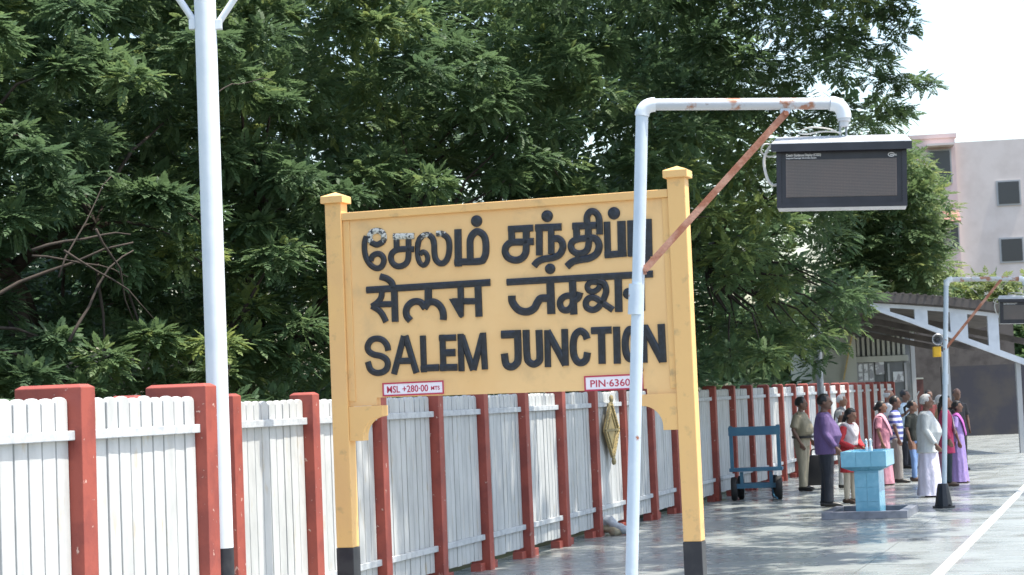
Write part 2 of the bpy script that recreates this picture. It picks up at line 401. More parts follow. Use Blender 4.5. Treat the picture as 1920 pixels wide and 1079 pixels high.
def circ(cx, cy, rx, ry=None, n=14): ry = ry or rx; return [(cx + rx * math.cos(2 * math.pi * t / n), cy + ry * math.sin(2 * math.pi * t / n)) for t in range(n)]
# first line, Tamil
letter('A', [([(130, 395), (104, 480), (104, 600), (130, 705), (185, 790), (262, 838), (330, 822), (368, 755), (362, 690), (320, 645), (265, 640), (212, 672), (190, 735)], 80, 'c'),
             ([(190, 480), (275, 512), (360, 470)], 82, 'c')])
letter('A', [([(195, 480), (172, 415), (200, 345), (275, 318), (348, 345), (374, 415), (352, 480)], 82, 'c')], material=m_peel)
letter('A', [([(545, 440), (548, 565)], 84), ([(790, 575), (640, 572), (540, 588), (482, 635), (468, 700), (495, 770), (560, 812), (640, 798), (695, 745), (712, 650), (712, 440)], 82, 'c')])
letter('A', [([(502, 398), (790, 392)], 84), ([(545, 400), (547, 500)], 60)], material=m_peel)
letter('A', [([(838, 480), (838, 650), (862, 750), (912, 796), (958, 770), (978, 705), (958, 640), (915, 612), (872, 640)], 70, 'c'),
             ([(838, 540), (860, 445), (905, 390)], 78, 'c'),
             ([(1000, 380), (1045, 425), (1066, 510), (1070, 620), (1088, 712), (1135, 765), (1190, 768), (1243, 718), (1273, 620), (1276, 500), (1250, 415), (1190, 368)], 82, 'c')])
letter('A', [([(880, 425), (915, 385), (970, 372), (1020, 395), (1045, 430)], 74, 'c'), ([(1215, 375), (1170, 358), (1100, 360)], 78, 'c')], material=m_peel)
letter('A', [([(1395, 298), (1402, 815)], 102), ([(1350, 752), (1690, 742), (1755, 700), (1782, 610), (1778, 460), (1742, 372), (1665, 330), (1600, 372), (1566, 450), (1564, 560), (1566, 720)], 96, 'c')], dots=[(1653, 185, 80)])
letter('B', [([(140, 303), (420, 288)], 76), ([(176, 275), (180, 440)], 76), ([(428, 440), (300, 446), (175, 452), (118, 495), (106, 560), (140, 622), (215, 650), (288, 632), (335, 570), (342, 470), (342, 300)], 78, 'c')])
letter('B', [([(445, 288), (740, 275)], 80), ([(490, 258), (490, 597)], 76), ([(622, 285), (625, 580)], 72), ([(640, 412), (700, 408), (745, 450), (752, 520), (712, 590), (640, 622), (540, 638), (472, 668), (430, 715)], 76, 'c')], dots=[(577, 155, 65)])
letter('B', [([(862, 268), (1130, 258)], 78), ([(905, 240), (910, 410)], 76), ([(1040, 270), (1042, 400)], 76),
             ([(1092, 402), (960, 408), (872, 435), (845, 490), (868, 548), (930, 575), (1000, 560), (1038, 508), (1048, 400)], 72, 'c'),
             ([(1060, 395), (1130, 415), (1162, 490), (1135, 575), (1050, 628), (950, 645), (865, 668), (800, 722)], 78, 'c'),
             ([(1028, 245), (1026, 165), (1058, 108), (1110, 106), (1155, 160), (1166, 250), (1168, 362)], 72, 'c'), ([(930, 560), (920, 650)], 60)])
letter('B', [([(1250, 218), (1262, 628)], 72), ([(1225, 592), (1470, 572)], 74), ([(1412, 210), (1420, 612)], 92)], dots=[(1328, 122, 68)])
letter('B', [([(1520, 203), (1526, 610)], 84), ([(1490, 575), (1740, 560)], 72), ([(1708, 188), (1718, 610)], 88), ([(1702, 560), (1700, 690)], 66)])
# second line, Devanagari
letter('C', [([(130, 328), (1845, 222)], 95)])
letter('C', [([(320, 140), (410, 170), (478, 225), (500, 300)], 92, 'c')])
letter('C', [([(345, 330), (332, 430), (280, 500), (205, 555)], 82, 'c'), ([(205, 550), (290, 600), (350, 665), (402, 770)], 84, 'c'), ([(240, 528), (520, 520)], 84), ([(515, 320), (528, 768)], 96)])
letter('C', [([(985, 300), (985, 520)], 106), ([(945, 580), (880, 500), (790, 488), (715, 535), (680, 610), (690, 690), (738, 752)], 96, 'c'), ([(930, 580), (985, 505), (1060, 492), (1130, 530), (1178, 600), (1195, 680), (1192, 742)], 96, 'c')])
letter('C', [([(1432, 280), (1438, 480)], 90), ([(1320, 484), (1680, 482)], 86), ([(1672, 265), (1688, 697)], 98)], polys=[[(1278, 450), (1480, 448), (1478, 690), (1440, 715), (1420, 700)]])
letter('D', [([(68, 318), (1822, 218)], 80)], dots=[(587, 157, 62)])
letter('D', [([(588, 300), (602, 700)], 96), ([(590, 512), (480, 512), (436, 560), (395, 632), (315, 672), (225, 658), (165, 605), (132, 545), (128, 480)], 90, 'c')])
letter('D', [([(855, 305), (872, 706)], 86), ([(880, 482), (785, 482), (722, 522), (706, 580), (732, 640), (790, 655), (840, 618), (862, 560)], 76, 'c'), ([(870, 545), (925, 505), (948, 438)], 76, 'c')])
letter('D', [([(1160, 320), (1075, 318), (1034, 365), (1055, 420), (1110, 430), (1162, 400), (1188, 350)], 66, 'c'),
             ([(1160, 300), (1235, 335), (1260, 420), (1238, 500), (1200, 575), (1150, 632), (1090, 650), (1030, 622), (1016, 562), (1050, 512), (1110, 502), (1170, 532), (1240, 582), (1342, 650)], 74, 'c')])
letter('D', [([(1403, 262), (1412, 675)], 88)])
letter('D', [([(1535, 452), (1700, 448)], 70), ([(1690, 235), (1700, 660)], 52)], dots=[(1528, 454, 66)])
# third line, English
letter('E', [([(430, 355), (412, 275), (350, 207), (270, 187), (192, 212), (146, 290), (162, 362), (232, 408), (330, 430), (402, 475), (425, 545), (400, 618), (330, 658), (250, 658), (182, 610), (148, 508)], 86, 'c')])
letter('E', [([(510, 680), (648, 150)], 86), ([(668, 148), (822, 664)], 88), ([(575, 498), (755, 494)], 88)])
letter('E', [([(910, 145), (926, 655)], 86), ([(885, 598), (1135, 588)], 96)])
letter('E', [([(1180, 133), (1196, 640)], 86), ([(1138, 182), (1370, 172)], 88), ([(1190, 386), (1362, 380)], 100), ([(1150, 588), (1388, 585)], 94)])
letter('E', [([(1432, 122), (1446, 640)], 86), ([(1452, 150), (1606, 625)], 86), ([(1736, 135), (1612, 620)], 86), ([(1742, 105), (1770, 615)], 86)])
letter('F', [([(58, 158), (265, 150)], 84), ([(228, 112), (236, 400), (215, 468), (160, 500), (108, 468), (90, 358)], 76, 'c')])
letter('F', [([(320, 108), (330, 380), (352, 446), (405, 470), (455, 440), (466, 380), (456, 108)], 73, 'c')])
letter('F', [([(545, 110), (552, 502)], 66), ([(545, 120), (738, 478)], 74), ([(728, 98), (738, 487)], 70)])
letter('F', [([(966, 205), (945, 152), (895, 120), (842, 160), (820, 250), (826, 370), (860, 440), (910, 455), (955, 420), (970, 345)], 73, 'c')])
letter('F', [([(1010, 117), (1225, 108)], 73), ([(1118, 110), (1126, 467)], 75)])
letter('F', [([(1278, 73), (1286, 466)], 73)])
letter('F', [(circ(1424, 258, 54, 156), 73, 'o')])
letter('F', [([(1562, 52), (1570, 455)], 72), ([(1572, 70), (1768, 440)], 80), ([(1750, 45), (1770, 452)], 75)])

def text_obj(body, x, y, z, size, mat_, parent, width=None, name='lettering', bold=.0, extr=.0015):
    c = bpy.data.curves.new('t', 'FONT'); c.body = body; c.size = size; c.extrude = extr; c.offset = bold; c.resolution_u = 3
    t = bpy.data.objects.new('t', c); COL.objects.link(t); bpy.context.view_layer.update()
    me = bpy.data.meshes.new_from_object(t.evaluated_get(bpy.context.evaluated_depsgraph_get()))
    COL.objects.unlink(t); bpy.data.objects.remove(t)
    xs = [v.co.x for v in me.vertices]; k = width / (max(xs) - min(xs)) if width else 1; mx = min(xs)
    for v in me.vertices: v.co = Vector(((v.co.x - mx) * k, -v.co.z, v.co.y))
    me.materials.clear(); me.materials.append(mat_)
    o = bpy.data.objects.new(name, me); COL.objects.link(o); o.parent = parent; o.location = (x, y, z); return o
def plate(x0, y0, x1, y1, body, tx, tw, hgt):
    a0, zt = onsign(x0, y0); a1, zb = onsign(x1, y1)
    zt2 = onsign(x1, y0 - (x1 - x0) * .03)[1]
    root = empty('plate_anchor'); bpy.data.objects.remove(root)
    pl = MB().box(a0, a1, -.008, -.001, zb, zt).build('number_plate', m_plate, SG)
    fr = MB(); b = .010
    fr.box(a0 - .002, a1 + .002, -.0125, -.009, zt - b, zt + .002).box(a0 - .002, a1 + .002, -.0125, -.009, zb - .002, zb + b)
    fr.box(a0 - .002, a0 + b, -.0125, -.009, zb + b, zt - b).box(a1 - b, a1 + .002, -.0125, -.009, zb + b, zt - b)
    fr.build('border', m_platered, pl)
    text_obj(body, onsign(tx, y0)[0], -.0095, zb + (zt - zb) * .24, hgt, m_platered, pl, width=tw, bold=.0007)
plate(718, 719, 833, 738.5, 'MSL +280·00', 726, .36, .078)
text_obj('MTS', onsign(809, 729)[0], -.0095, onsign(809, 733)[1] + .006, .045, m_platered, SG.children[-1] if False else [c for c in SG.children if c.name.startswith('number_plate')][-1], width=.075, bold=.0004)
plate(1096, 706, 1207, 729, 'PIN·636005', 1107, .41, .080)
# bolt stub left of the last plate
_a, _z = onsign(1203, 694)
MB().tube([(_a, .0, _z), (_a, -.035, _z)], .018, 8).build('bolt', m_rust, SG)

# ------------------------------------------------------------------ lamp pole
pb = P(413, 900, 14.75); LPc = Vector((pb.x, pb.y, 0))
LP = empty('lamp_pole', LPc, 0, 'thick silver-white lamp pole with black foot and raking arms, left of the yellow board', 'lamp pole')
MB().tube([(0, 0, .84), (0, 0, 2.6), (0, 0, 5.6)], [.083, .0825, .082], 28).build('pole', m_pole, LP, smooth=True)
MB().tube([(0, 0, -.3), (0, 0, .838)], .0845, 28).build('pole_foot', m_blk, LP, smooth=True)
MB().tube([(0, 0, 5.6), (0, 0, 5.66)], [.082, .03], 28).build('cap', m_pole, LP, smooth=True)
for sg in (-1, 1):
    q0 = P(368 if sg < 0 else 408, 46, 14.75) - LPc; q1 = P(330 if sg < 0 else 445, -10, 14.75) - LPc
    dr = (q1 - q0).normalized()
    a = MB().tube([q0, q1, q0 + dr * .95], .026, 12).build('arm', m_pole, LP, smooth=True)
    zc = q0.z; mb = MB().box(min(0, sg * .115), max(0, sg * .115), -.03, .03, zc - .05, zc + .045) if False else MB().box(*( (-.125, -.078) if sg < 0 else (.078, .125)), -.028, .028, zc - .04, zc + .035)
    mb.build('clamp', m_pole, LP, bevel=.004)
    e = q0 + dr * .95
    hd = MB(); hd.rings([(e.x, e.y, e.z - .05, .12, .07), (e.x + sg * .02, e.y, e.z - .02, .19, .10), (e.x + sg * .03, e.y, e.z + .03, .17, .09), (e.x + sg * .03, e.y, e.z + .07, .08, .05)], 16)
    hd.build('lamp_head', m_alu, LP, smooth=True)

# ------------------------------------------------------------------ pipe stands with coach display
def pipe_stand(D, base_px, label, lean, rot_only=None):
    pass
D1 = 11.3
def on_depth(x, y, D=D1): return P(x, y, D)
t_ = on_depth(1204, 205); b_ = on_depth(1181, 1079); dv = (b_ - t_); foot = t_ + dv * (t_.z / (t_.z - b_.z))
PS = empty('pipe_stand', foot, 0, 'tall rust-stained pale blue pipe stand with a diagonal brace in front of the yellow board', 'pipe stand')
def L(x, y, D=D1): return P(x, y, D) - foot
PR = .0365
MB().tube([Vector((0, 0, -.2)), L(1204, 205)], PR, 22).build('pipe', m_pipe, PS, smooth=True)
j0, j1 = L(1191.5, 590), L(1193.5, 533)
MB().tube([j0, j1], PR + .008, 22).build('coupling', m_pipe, PS, smooth=True)
MB().tube([Vector((0, 0, 0)), Vector((.002, 0, .05)), Vector((.003, 0, .30))], [.12, .11, .06], 18).build('foot_cone', m_blk, PS, smooth=True)
def arc(a, c, b, n=8):
    a, b, c = Vector(a), Vector(b), Vector(c); return [a * (1 - t) ** 2 + c * 2 * t * (1 - t) + b * t * t for t in [i / n for i in range(n + 1)]]
ea = arc(L(1203.6, 218), L(1205, 197), L(1228, 196.5))
MB().tube(ea, PR + .006, 22).build('elbow', m_pole, PS, smooth=True)
MB().tube([L(1222, 196.5), L(1400, 195.5), L(1562, 194.5)], PR - .002, 22).build('arm', m_arm, PS, smooth=True)
eb = arc(L(1556, 194.5), L(1582, 194), L(1582.5, 222))
MB().tube(eb, PR + .006, 22).build('elbow', m_pole, PS, smooth=True)
MB().tube([L(1582.5, 220), L(1582.5, 228)], PR + .001, 22).build('collar', m_alu, PS, smooth=True)
MB().tube([L(1582.5, 228), L(1582.7, 238)], PR - .010, 18).build('collar', m_alu, PS, smooth=True)
MB().bar(L(1207, 508) + Vector((0, -.03, 0)), L(1472, 214) + Vector((0, -.03, 0)), .045, .008, (0, 0, 1)).build('brace_a', m_rust, PS)
bpy.data.objects.remove([o for o in PS.children if o.name.startswith('brace_a')][0])
def flatbar(a, b, w, t):                          # flat face to the camera
    a = Vector(a); b = Vector(b); d = (b - a).normalized(); n = Vector((0, -1, 0)); x = d.cross(n).normalized()
    v = []
    for p in (a, b):
        for i, j in ((-1, -1), (1, -1), (1, 1), (-1, 1)): v.append(p + x * i * w / 2 + n * j * t / 2)
    return MB().add(v, [(0, 1, 2, 3), (7, 6, 5, 4), (0, 4, 5, 1), (1, 5, 6, 2), (2, 6, 7, 3), (3, 7, 4, 0)])
off = Vector((0, -.02, 0))
fb = flatbar(L(1209, 506) + off, L(1474, 212) + off, .040, .008); fb.add(*(lambda q: (q.v, q.f))(flatbar(L(1213, 509) + off + Vector((0, .018, 0)), L(1478, 215) + off + Vector((0, .018, 0)), .008, .034)))
fb.build('brace', m_rust, PS)
for x, y in ((1209, 506), (1473, 214)):
    MB().tube([L(x, y) + Vector((0, -.035, 0)), L(x, y) + Vector((0, .02, 0))], .014, 10).build('bolt', m_rust, PS)
cl = MB(); cl.tube([L(1472, 208) + Vector((0, -.018, 0)), L(1472, 208) + Vector((0, .018, 0))], .030, 16)
cl.build('lug', m_pipe, PS, smooth=True)
cl = MB().bar(L(1196, 508), L(1211, 506), .05, .055).build('lug', m_rust, PS)

# display box: hangs from the arm
def display(root):
    Wd, Hh, Dp = .735, .345, .23
    x0, x1 = -Wd / 2, Wd / 2
    body = MB().box(x0, x1, 0, Dp, -Hh, 0).build('housing', m_alu, root, bevel=.004)
    fr = MB(); b = .024
    fr.box(x0 - .003, x1 + .003, -.016, .004, -Hh - .0, -Hh + b).box(x0 - .003, x1 + .003, -.016, .004, -b, .0)
    fr.box(x0 - .003, x0 + b, -.016, .004, -Hh + b, -b).box(x1 - b, x1 + .003, -.016, .004, -Hh + b, -b)
    fr.build('front_frame', m_case, root)
    gl = MB().box(x0 + b, x1 - b, -.004, .002, -Hh + b, -b).build('front_panel', m_case, root)
    MB().box(x0 + .052, x1 - .055, -.0075, -.0045, -Hh + .062, -.068).build('screen', m_screen, root)
    ds = MB(); sx0, sx1, sz0, sz1 = x0 + .056, x1 - .059, -Hh + .066, -.072
    for i in range(25): z = sz0 + (sz1 - sz0) * i / 24; ds.box(sx0, sx1, -.0095, -.0078, z - .0020, z + .0020)
    for i in range(72): x = sx0 + (sx1 - sx0) * i / 71; ds.box(x - .0009, x + .0009, -.0092, -.0079, sz0, sz1)
    g = ds.build('dot_grid', m_dot, root); g['kind'] = 'stuff'
    text_obj('Coach Guidance Display (CGD)', x0 + .052, -.0055, -.046, .020, m_white, root, width=.20, bold=.0005)
    text_obj('Integrated Passenger Information System', x0 + .052, -.0055, -.060, .011, m_white, root, width=.175, bold=.0003)
    lg = MB(); ox = x1 - .083
    for k in range(26):
        a = R_(30) + R_(290) * k / 26; c = R_(30) + R_(290) * (k + 1) / 26
        if k == 0: pass
        lg.add([(ox + .020 * math.cos(a), -.006, -.047 + .013 * math.sin(a)), (ox + .020 * math.cos(c), -.006, -.047 + .013 * math.sin(c)),
                (ox + .016 * math.cos(c), -.006, -.047 + .009 * math.sin(c)), (ox + .016 * math.cos(a), -.006, -.047 + .009 * math.sin(a)),
                (ox + .020 * math.cos(a), -.0045, -.047 + .013 * math.sin(a)), (ox + .020 * math.cos(c), -.0045, -.047 + .013 * math.sin(c)),
                (ox + .016 * math.cos(c), -.0045, -.047 + .009 * math.sin(c)), (ox + .016 * math.cos(a), -.0045, -.047 + .009 * math.sin(a))],
               [(0, 1, 2, 3), (7, 6, 5, 4), (0, 4, 5, 1), (2, 6, 7, 3)])
    lg.build('logo', m_white, root); text_obj('mic', ox - .006, -.0055, -.053, .018, m_white, root, width=.036, bold=.0005)
    ld = MB()                                       # sloping lid with a dark front lip
    ld.add([(x0 - .03, -.05, .012), (x1 + .03, -.05, .012), (x1 + .03, Dp + .02, .012), (x0 - .03, Dp + .02, .012),
            (x0 - .03, -.05, .026), (x1 + .03, -.05, .026), (x1 + .0, Dp * .55, .085), (x0 + .0, Dp * .55, .085), (x1 + .03, Dp + .02, .03), (x0 - .03, Dp + .02, .03)],
           [(0, 3, 2, 1), (0, 1, 5, 4), (4, 5, 6, 7), (7, 6, 8, 9), (9, 8, 2, 3), (1, 2, 8, 6, 5), (3, 0, 4, 7, 9)])
    ld.build('lid', m_alu, root)
    MB().box(x0 - .032, x1 + .032, -.056, -.046, -.022, .022).build('lid_lip', m_case, root)
    MB().box(x0 - .028, x1 + .028, -.045, .0, -.003, .011).build('lid_soffit', m_case, root)
    vt = MB()
    for k in range(6): vt.box(x1 + .001, x1 + .004, .05, .15, -.26 + k * .022, -.255 + k * .022)
    vt.build('vent_slots', m_case, root)
    rd = MB().tube([(-.025 + .02, .10, .05), (-.005, .10, .23)], .006, 8); rd.tube([(.03, .12, .05), (.03, .12, .23)], .006, 8)
    rd.build('hanger_rods', m_steel, root)
    cb = MB(); cb.tube(catmull([(.0, .1, .09), (-.06, .06, .115), (-.17, .03, .125), (-.24, .05, .10), (-.2, .05, .088), (-.1, .08, .105), (.01, .1, .10)], 6), .0045, 6)
    cb.tube(catmull([(x0, .05, .045), (x0 - .04, .03, .02), (x0 - .075, .02, -.06), (x0 - .06, .02, -.16), (x0 - .03, .03, -.205), (x0 + .01, .05, -.20)], 6), .009, 6)
    cb.tube(catmull([(x0 - .01, .05, .03), (x0 - .07, .0, .03), (x0 - .09, .02, -.01), (x0 - .05, .03, -.04), (x0 + .01, .04, -.03)], 6), .005, 6)
    cb.build('cable', m_cable, root, smooth=True)
dp = P(1577, 277, 11.2)
DS = empty('display_box', dp, -TH + R_(5), 'near black coach guidance display in a pale grey housing hanging from the braced pipe arm', 'display')
display(DS)
DS.rotation_euler = (0, R_(2.2), -TH + R_(8))

# far pipe stand
D2 = 29.3; fb2 = P(1770, 952, D2); fb2.z = 0
F2 = empty('pipe_stand', fb2, 0, 'far grey-blue pipe stand with a dark cone foot right of the man in white cloth', 'pipe stand')
top = P(1774, 525, D2) - fb2; e2 = P(1912, 523, D2) - fb2
MB().tube([Vector((0, 0, .0)), Vector((top.x, top.y, top.z))], .038, 16).build('pipe', m_pipe, F2, smooth=True)
MB().tube([Vector((top.x * .55, top.y * .55, top.z * .54)), Vector((top.x * .6, top.y * .6, top.z * .585))], .046, 16).build('coupling', m_pipe, F2, smooth=True)
MB().tube(arc(top + Vector((0, 0, -.09)), top + Vector((0, 0, .0)), top + Vector((.09, 0, .005))), .044, 16).build('elbow', m_pole, F2, smooth=True)
MB().tube([top + Vector((.07, 0, .003)), e2], .036, 16).build('arm', m_arm, F2, smooth=True)
MB().tube(arc(e2 + Vector((-.02, 0, 0)), e2 + Vector((.08, 0, 0)), e2 + Vector((.08, 0, -.1))), .044, 16).build('elbow', m_pole, F2, smooth=True)
ft = MB(); ft.rings([(0, 0, 0, .17, .17), (0, 0, .03, .17, .17), (0, 0, .031, .135, .135), (0, 0, .30, .09, .09), (0, 0, .36, .075, .075)], 10)
ft.build('cone_foot', m_blk, F2)
for k in range(4):
    a = k * math.pi / 2 + .5; MB().tube([(.15 * math.cos(a), .15 * math.sin(a), .0), (.15 * math.cos(a), .15 * math.sin(a), .055)], .018, 8).build('anchor_bolt', m_blk, F2)
brv = flatbar(Vector((top.x * .6, -.03, 2.35)), Vector((top.x + .82, -.03, top.z - .03)), .04, .008); brv.build('brace', m_rust, F2)
DS2 = copy_tree(DS); DS2.location = fb2 + e2 + Vector((.06, .0, -.33))
DS2['label'] = 'far black coach display hanging at the right edge over the crowd'

# ------------------------------------------------------------------ grey pole beside the fence
gp = P(1540, 760, 38); gp.z = 0
GP = empty('steel_pole', gp, 0, 'plain grey steel pole standing by the far part of the fence under the leaves', 'pole')
MB().tube([(0, 0, 0), (0, 0, 3.1)], .065, 16).build('pole', m_steel, GP, smooth=True)
MB().tube([(0, 0, 3.1), (0, 0, 3.16)], [.07, .05], 16).build('cap', m_steel, GP, smooth=True)
MB().box(-.14, .14, -.14, .14, 0, .02).build('base_plate', m_steel, GP)

# ------------------------------------------------------------------ diamond emblem on the fence
EM = empty('diamond_emblem', W(-6.925, 26.02, 0), label='diamond-shaped tarnished gold emblem with a beaded rim hung on the white fence', cat='emblem')
def diamond(hw, hh, cz): return [(0, cz - hh), (hw, cz), (0, cz + hh), (-hw, cz)]
def ydia(mb, poly, x0, x1):
    n = len(poly); v = [(x0, y, z) for y, z in poly] + [(x1, y, z) for y, z in poly]
    mb.add(v, [tuple(range(n)), tuple(reversed(range(n, 2 * n)))] + [(i, i + n, (i + 1) % n + n, (i + 1) % n) for i in range(n)]); return mb
ydia(MB(), diamond(.36, .38, 1.40), 0, .025).build('back_board', m_gold, EM)
rm = MB(); dd = diamond(.36, .40, 1.40)
for i in range(4): rm.bar((.035, dd[i][0], dd[i][1]), (.035, dd[(i + 1) % 4][0], dd[(i + 1) % 4][1]), .045, .022, (1, 0, 0))
rm.build('rim', m_goldd, EM)
bead = MB()
for i in range(4):
    a = Vector((.045, *dd[i])); b = Vector((.045, *dd[(i + 1) % 4]))
    for k in range(10): bead.ball(a.lerp(b, (k + .5) / 10), (.010, .020, .020), 8, 5)
bd = bead.build('beading', m_gold, EM, smooth=True)
MB().box(.027, .045, -.33, .33, 1.385, 1.415).build('cross_bar', m_goldd, EM)
ib = MB(); di = diamond(.23, .25, 1.40)
for i in range(4): ib.bar((.03, *di[i]), (.03, *di[(i + 1) % 4]), .02, .015, (1, 0, 0))
ib.build('inner_rim', m_goldd, EM)
for z in (1.83, .97): MB().ball((.04, 0, z), (.03, .055, .055), 10, 6).build('finial', m_goldd, EM, smooth=True)

# ------------------------------------------------------------------ luggage trolley
tl = G(1420, 938); TR = empty('luggage_trolley', tl, -TH + R_(8), 'empty blue steel luggage trolley on black wheels parked against the fence', 'trolley')
hw = .40
for q in (-hw, hw): MB().box(q - .03, q + .03, .0, .06, .50, 1.27).build('upright', m_trolley, TR)
MB().box(-hw - .04, hw + .04, -.012, .03, 1.10, 1.25).build('top_board', m_trolley, TR, bevel=.005)
dk = MB().box(-hw - .05, hw + .05, -.02, .05, .49, .55).box(-hw - .05, -hw + .02, .05, .50, .49, .54).box(hw - .02, hw + .05, .05, .50, .49, .54).box(-hw, hw, .45, .50, .49, .54)
dk.build('deck_frame', m_trolley, TR, bevel=.004)
for k in range(3): MB().box(-hw + .03, hw - .03, .07 + k * .125, .18 + k * .125, .50, .52).build('deck_plank', m_trolley, TR)
for q in ((.04, .10), (.42, .48)): MB().box(-hw + .02, hw - .02, q[0], q[1], .20, .28).build('axle', m_trolley, TR)
for q in (-hw + .12, hw - .18): MB().box(q, q + .06, .05, .09, .28, .48).build('strut', m_trolley, TR)
def wheel(x, y):
    w_ = MB(); n = 24; prof = [(.13, -.045), (.185, -.05), (.2, -.03), (.2, .03), (.185, .05), (.13, .045)]
    v = [(x + q[1], y + q[0] * math.cos(2 * math.pi * k / n), .2 + q[0] * math.sin(2 * math.pi * k / n)) for k in range(n) for q in prof]
    f = [(k * 6 + j, k * 6 + (j + 1) % 6, ((k + 1) % n) * 6 + (j + 1) % 6, ((k + 1) % n) * 6 + j) for k in range(n) for j in range(6)]
    w_.add(v, f); wo = w_.build('wheel', m_tyre, TR, smooth=True)
    MB().tube([(x - .035, y, .2), (x + .035, y, .2)], .132, 20).build('hub', m_steel, wo, smooth=True)
for x in (-hw + .02, hw - .02):
    for y in (.02, .46): wheel(x + (.09 if y > .1 else 0) * (1 if x < 0 else -1), y)
MB().tube([(.25, .1, .2), (.3, -.25, .06), (.36, -.55, .05)], .016, 8).build('tow_bar', m_trolley, TR)

# ------------------------------------------------------------------ crumpled sheet and sack by the fence foot
sp = G(1140, 1003); SK = empty('heap_of_sheeting', sp, -TH, 'small crumpled heap of grey-white sheeting and a tan sack at the fence foot', 'sheeting')
def crumple(pts, r, m, name, seed, amp=.03):
    mb = MB().tube(catmull(pts, 6), r, 14)
    for i, v in enumerate(mb.v):
        q = Vector(v); n = noise.noise_vector(q * 9 + Vector((seed, 0, 0))) * amp + noise.noise_vector(q * 24 + Vector((seed, 3, 0))) * amp * .4
        q += n; q.z = max(q.z, .002); mb.v[i] = tuple(q)
    return mb.build(name, m, SK, smooth='all')
m_tarp = mat('grey_white_plastic', (.42, .46, .50), .5, c2=(.33, .36, .40), scale=9)
m_sack = mat('tan_sacking', (.34, .30, .21), .9, c2=(.26, .23, .17), scale=12)
crumple([(-.04, .02, .12), (-.02, 0, .20), (.07, -.03, .17), (.16, -.08, .10), (.27, -.1, .07), (.40, -.12, .05)], [.03, .06, .075, .085, .09, .05] and .06, m_tarp, 'sheeting', 1)
crumple([(-.2, -.02, .03), (-.1, -.03, .07), (.0, -.04, .08), (.12, -.14, .05), (.2, -.18, .03)], .055, m_sack, 'sack', 5)

# ------------------------------------------------------------------ wash basin
bc = G(1628, 970); bs, bu = SU(bc)
WB = empty('wash_basin', W(bs, bu, 0), label='sky blue tiled wash trough on a pedestal in a low grey kerbed tray', cat='wash basin')
x0, x1, y0, y1 = -.60, .60, -.42, 1.05
tr = MB(); t = .13
tr.box(x0, x1, y0, y0 + t, 0, .105).box(x0, x1, y1 - t, y1, 0, .105).box(x0, x0 + t, y0 + t, y1 - t, 0, .105).box(x1 - t, x1, y0 + t, y1 - t, 0, .105)
tr.build('kerb', m_greytile, WB, bevel=.006)
MB().box(x0 + t, x1 - t, y0 + t, y1 - t, .003, .012).build('tray_floor', m_blk, WB)
MB().box(-.17, .175, .0, .62, .013, .665).build('pedestal', m_bluetile, WB, bevel=.006)
tl_ = MB()
for sx in (-1,):
    pass
tb_ = MB(); X0, X1, Y0, Y1 = -.33, .31, -.14, .82
zb, zm, zt = .655, .715, .935
tb_.add([(-.20, -.01, zb), (.20, -.01, zb), (.20, .66, zb), (-.20, .66, zb), (X0, Y0, zm), (X1, Y0, zm), (X1, Y1, zm), (X0, Y1, zm),
         (X0, Y0, zt), (X1, Y0, zt), (X1, Y1, zt), (X0, Y1, zt),
         (X0 + .07, Y0 + .07, zt), (X1 - .07, Y0 + .07, zt), (X1 - .07, Y1 - .07, zt), (X0 + .07, Y1 - .07, zt),
         (X0 + .1, Y0 + .1, zt - .14), (X1 - .1, Y0 + .1, zt - .14), (X1 - .1, Y1 - .1, zt - .14), (X0 + .1, Y1 - .1, zt - .14)],
        [(0, 3, 2, 1), (0, 1, 5, 4), (1, 2, 6, 5), (2, 3, 7, 6), (3, 0, 4, 7), (4, 5, 9, 8), (5, 6, 10, 9), (6, 7, 11, 10), (7, 4, 8, 11),
         (8, 9, 13, 12), (9, 10, 14, 13), (10, 11, 15, 14), (11, 8, 12, 15), (12, 13, 17, 16), (13, 14, 18, 17), (14, 15, 19, 18), (15, 12, 16, 19), (16, 17, 18, 19)])
tb_.build('trough', m_bluetile, WB, bevel=.005)
m_bluet2 = mat('glazed_blue_tile', (.19, .46, .60), .15, c2=(.24, .52, .66), scale=9)
tm = MB().box(-.104, .104, -.004, .004, -.105, .105).mesh('tile', m_bluet2, bevel=.002)
for k in range(3): inst('tile', tm, WB, (X0 + .107 + k * .213, Y0 - .0045, .825))
tm2 = MB().box(-.084, .084, -.004, .004, -.10, .10).mesh('tile', m_bluet2, bevel=.002)
for k in range(2):
    for j in range(3): inst('tile', tm2, WB, (-.083 + k * .171, -.0045, .117 + j * .204))
for dx in (-.01, .05):
    q = MB().tube([(dx, .30, .93), (dx, .30, 1.05), (dx, .27, 1.09), (dx, .22, 1.08)], .014, 10); q.tube([(dx, .30, .93), (dx, .30, .99)], .022, 10)
    q.build('tap', m_white, WB, smooth=True)

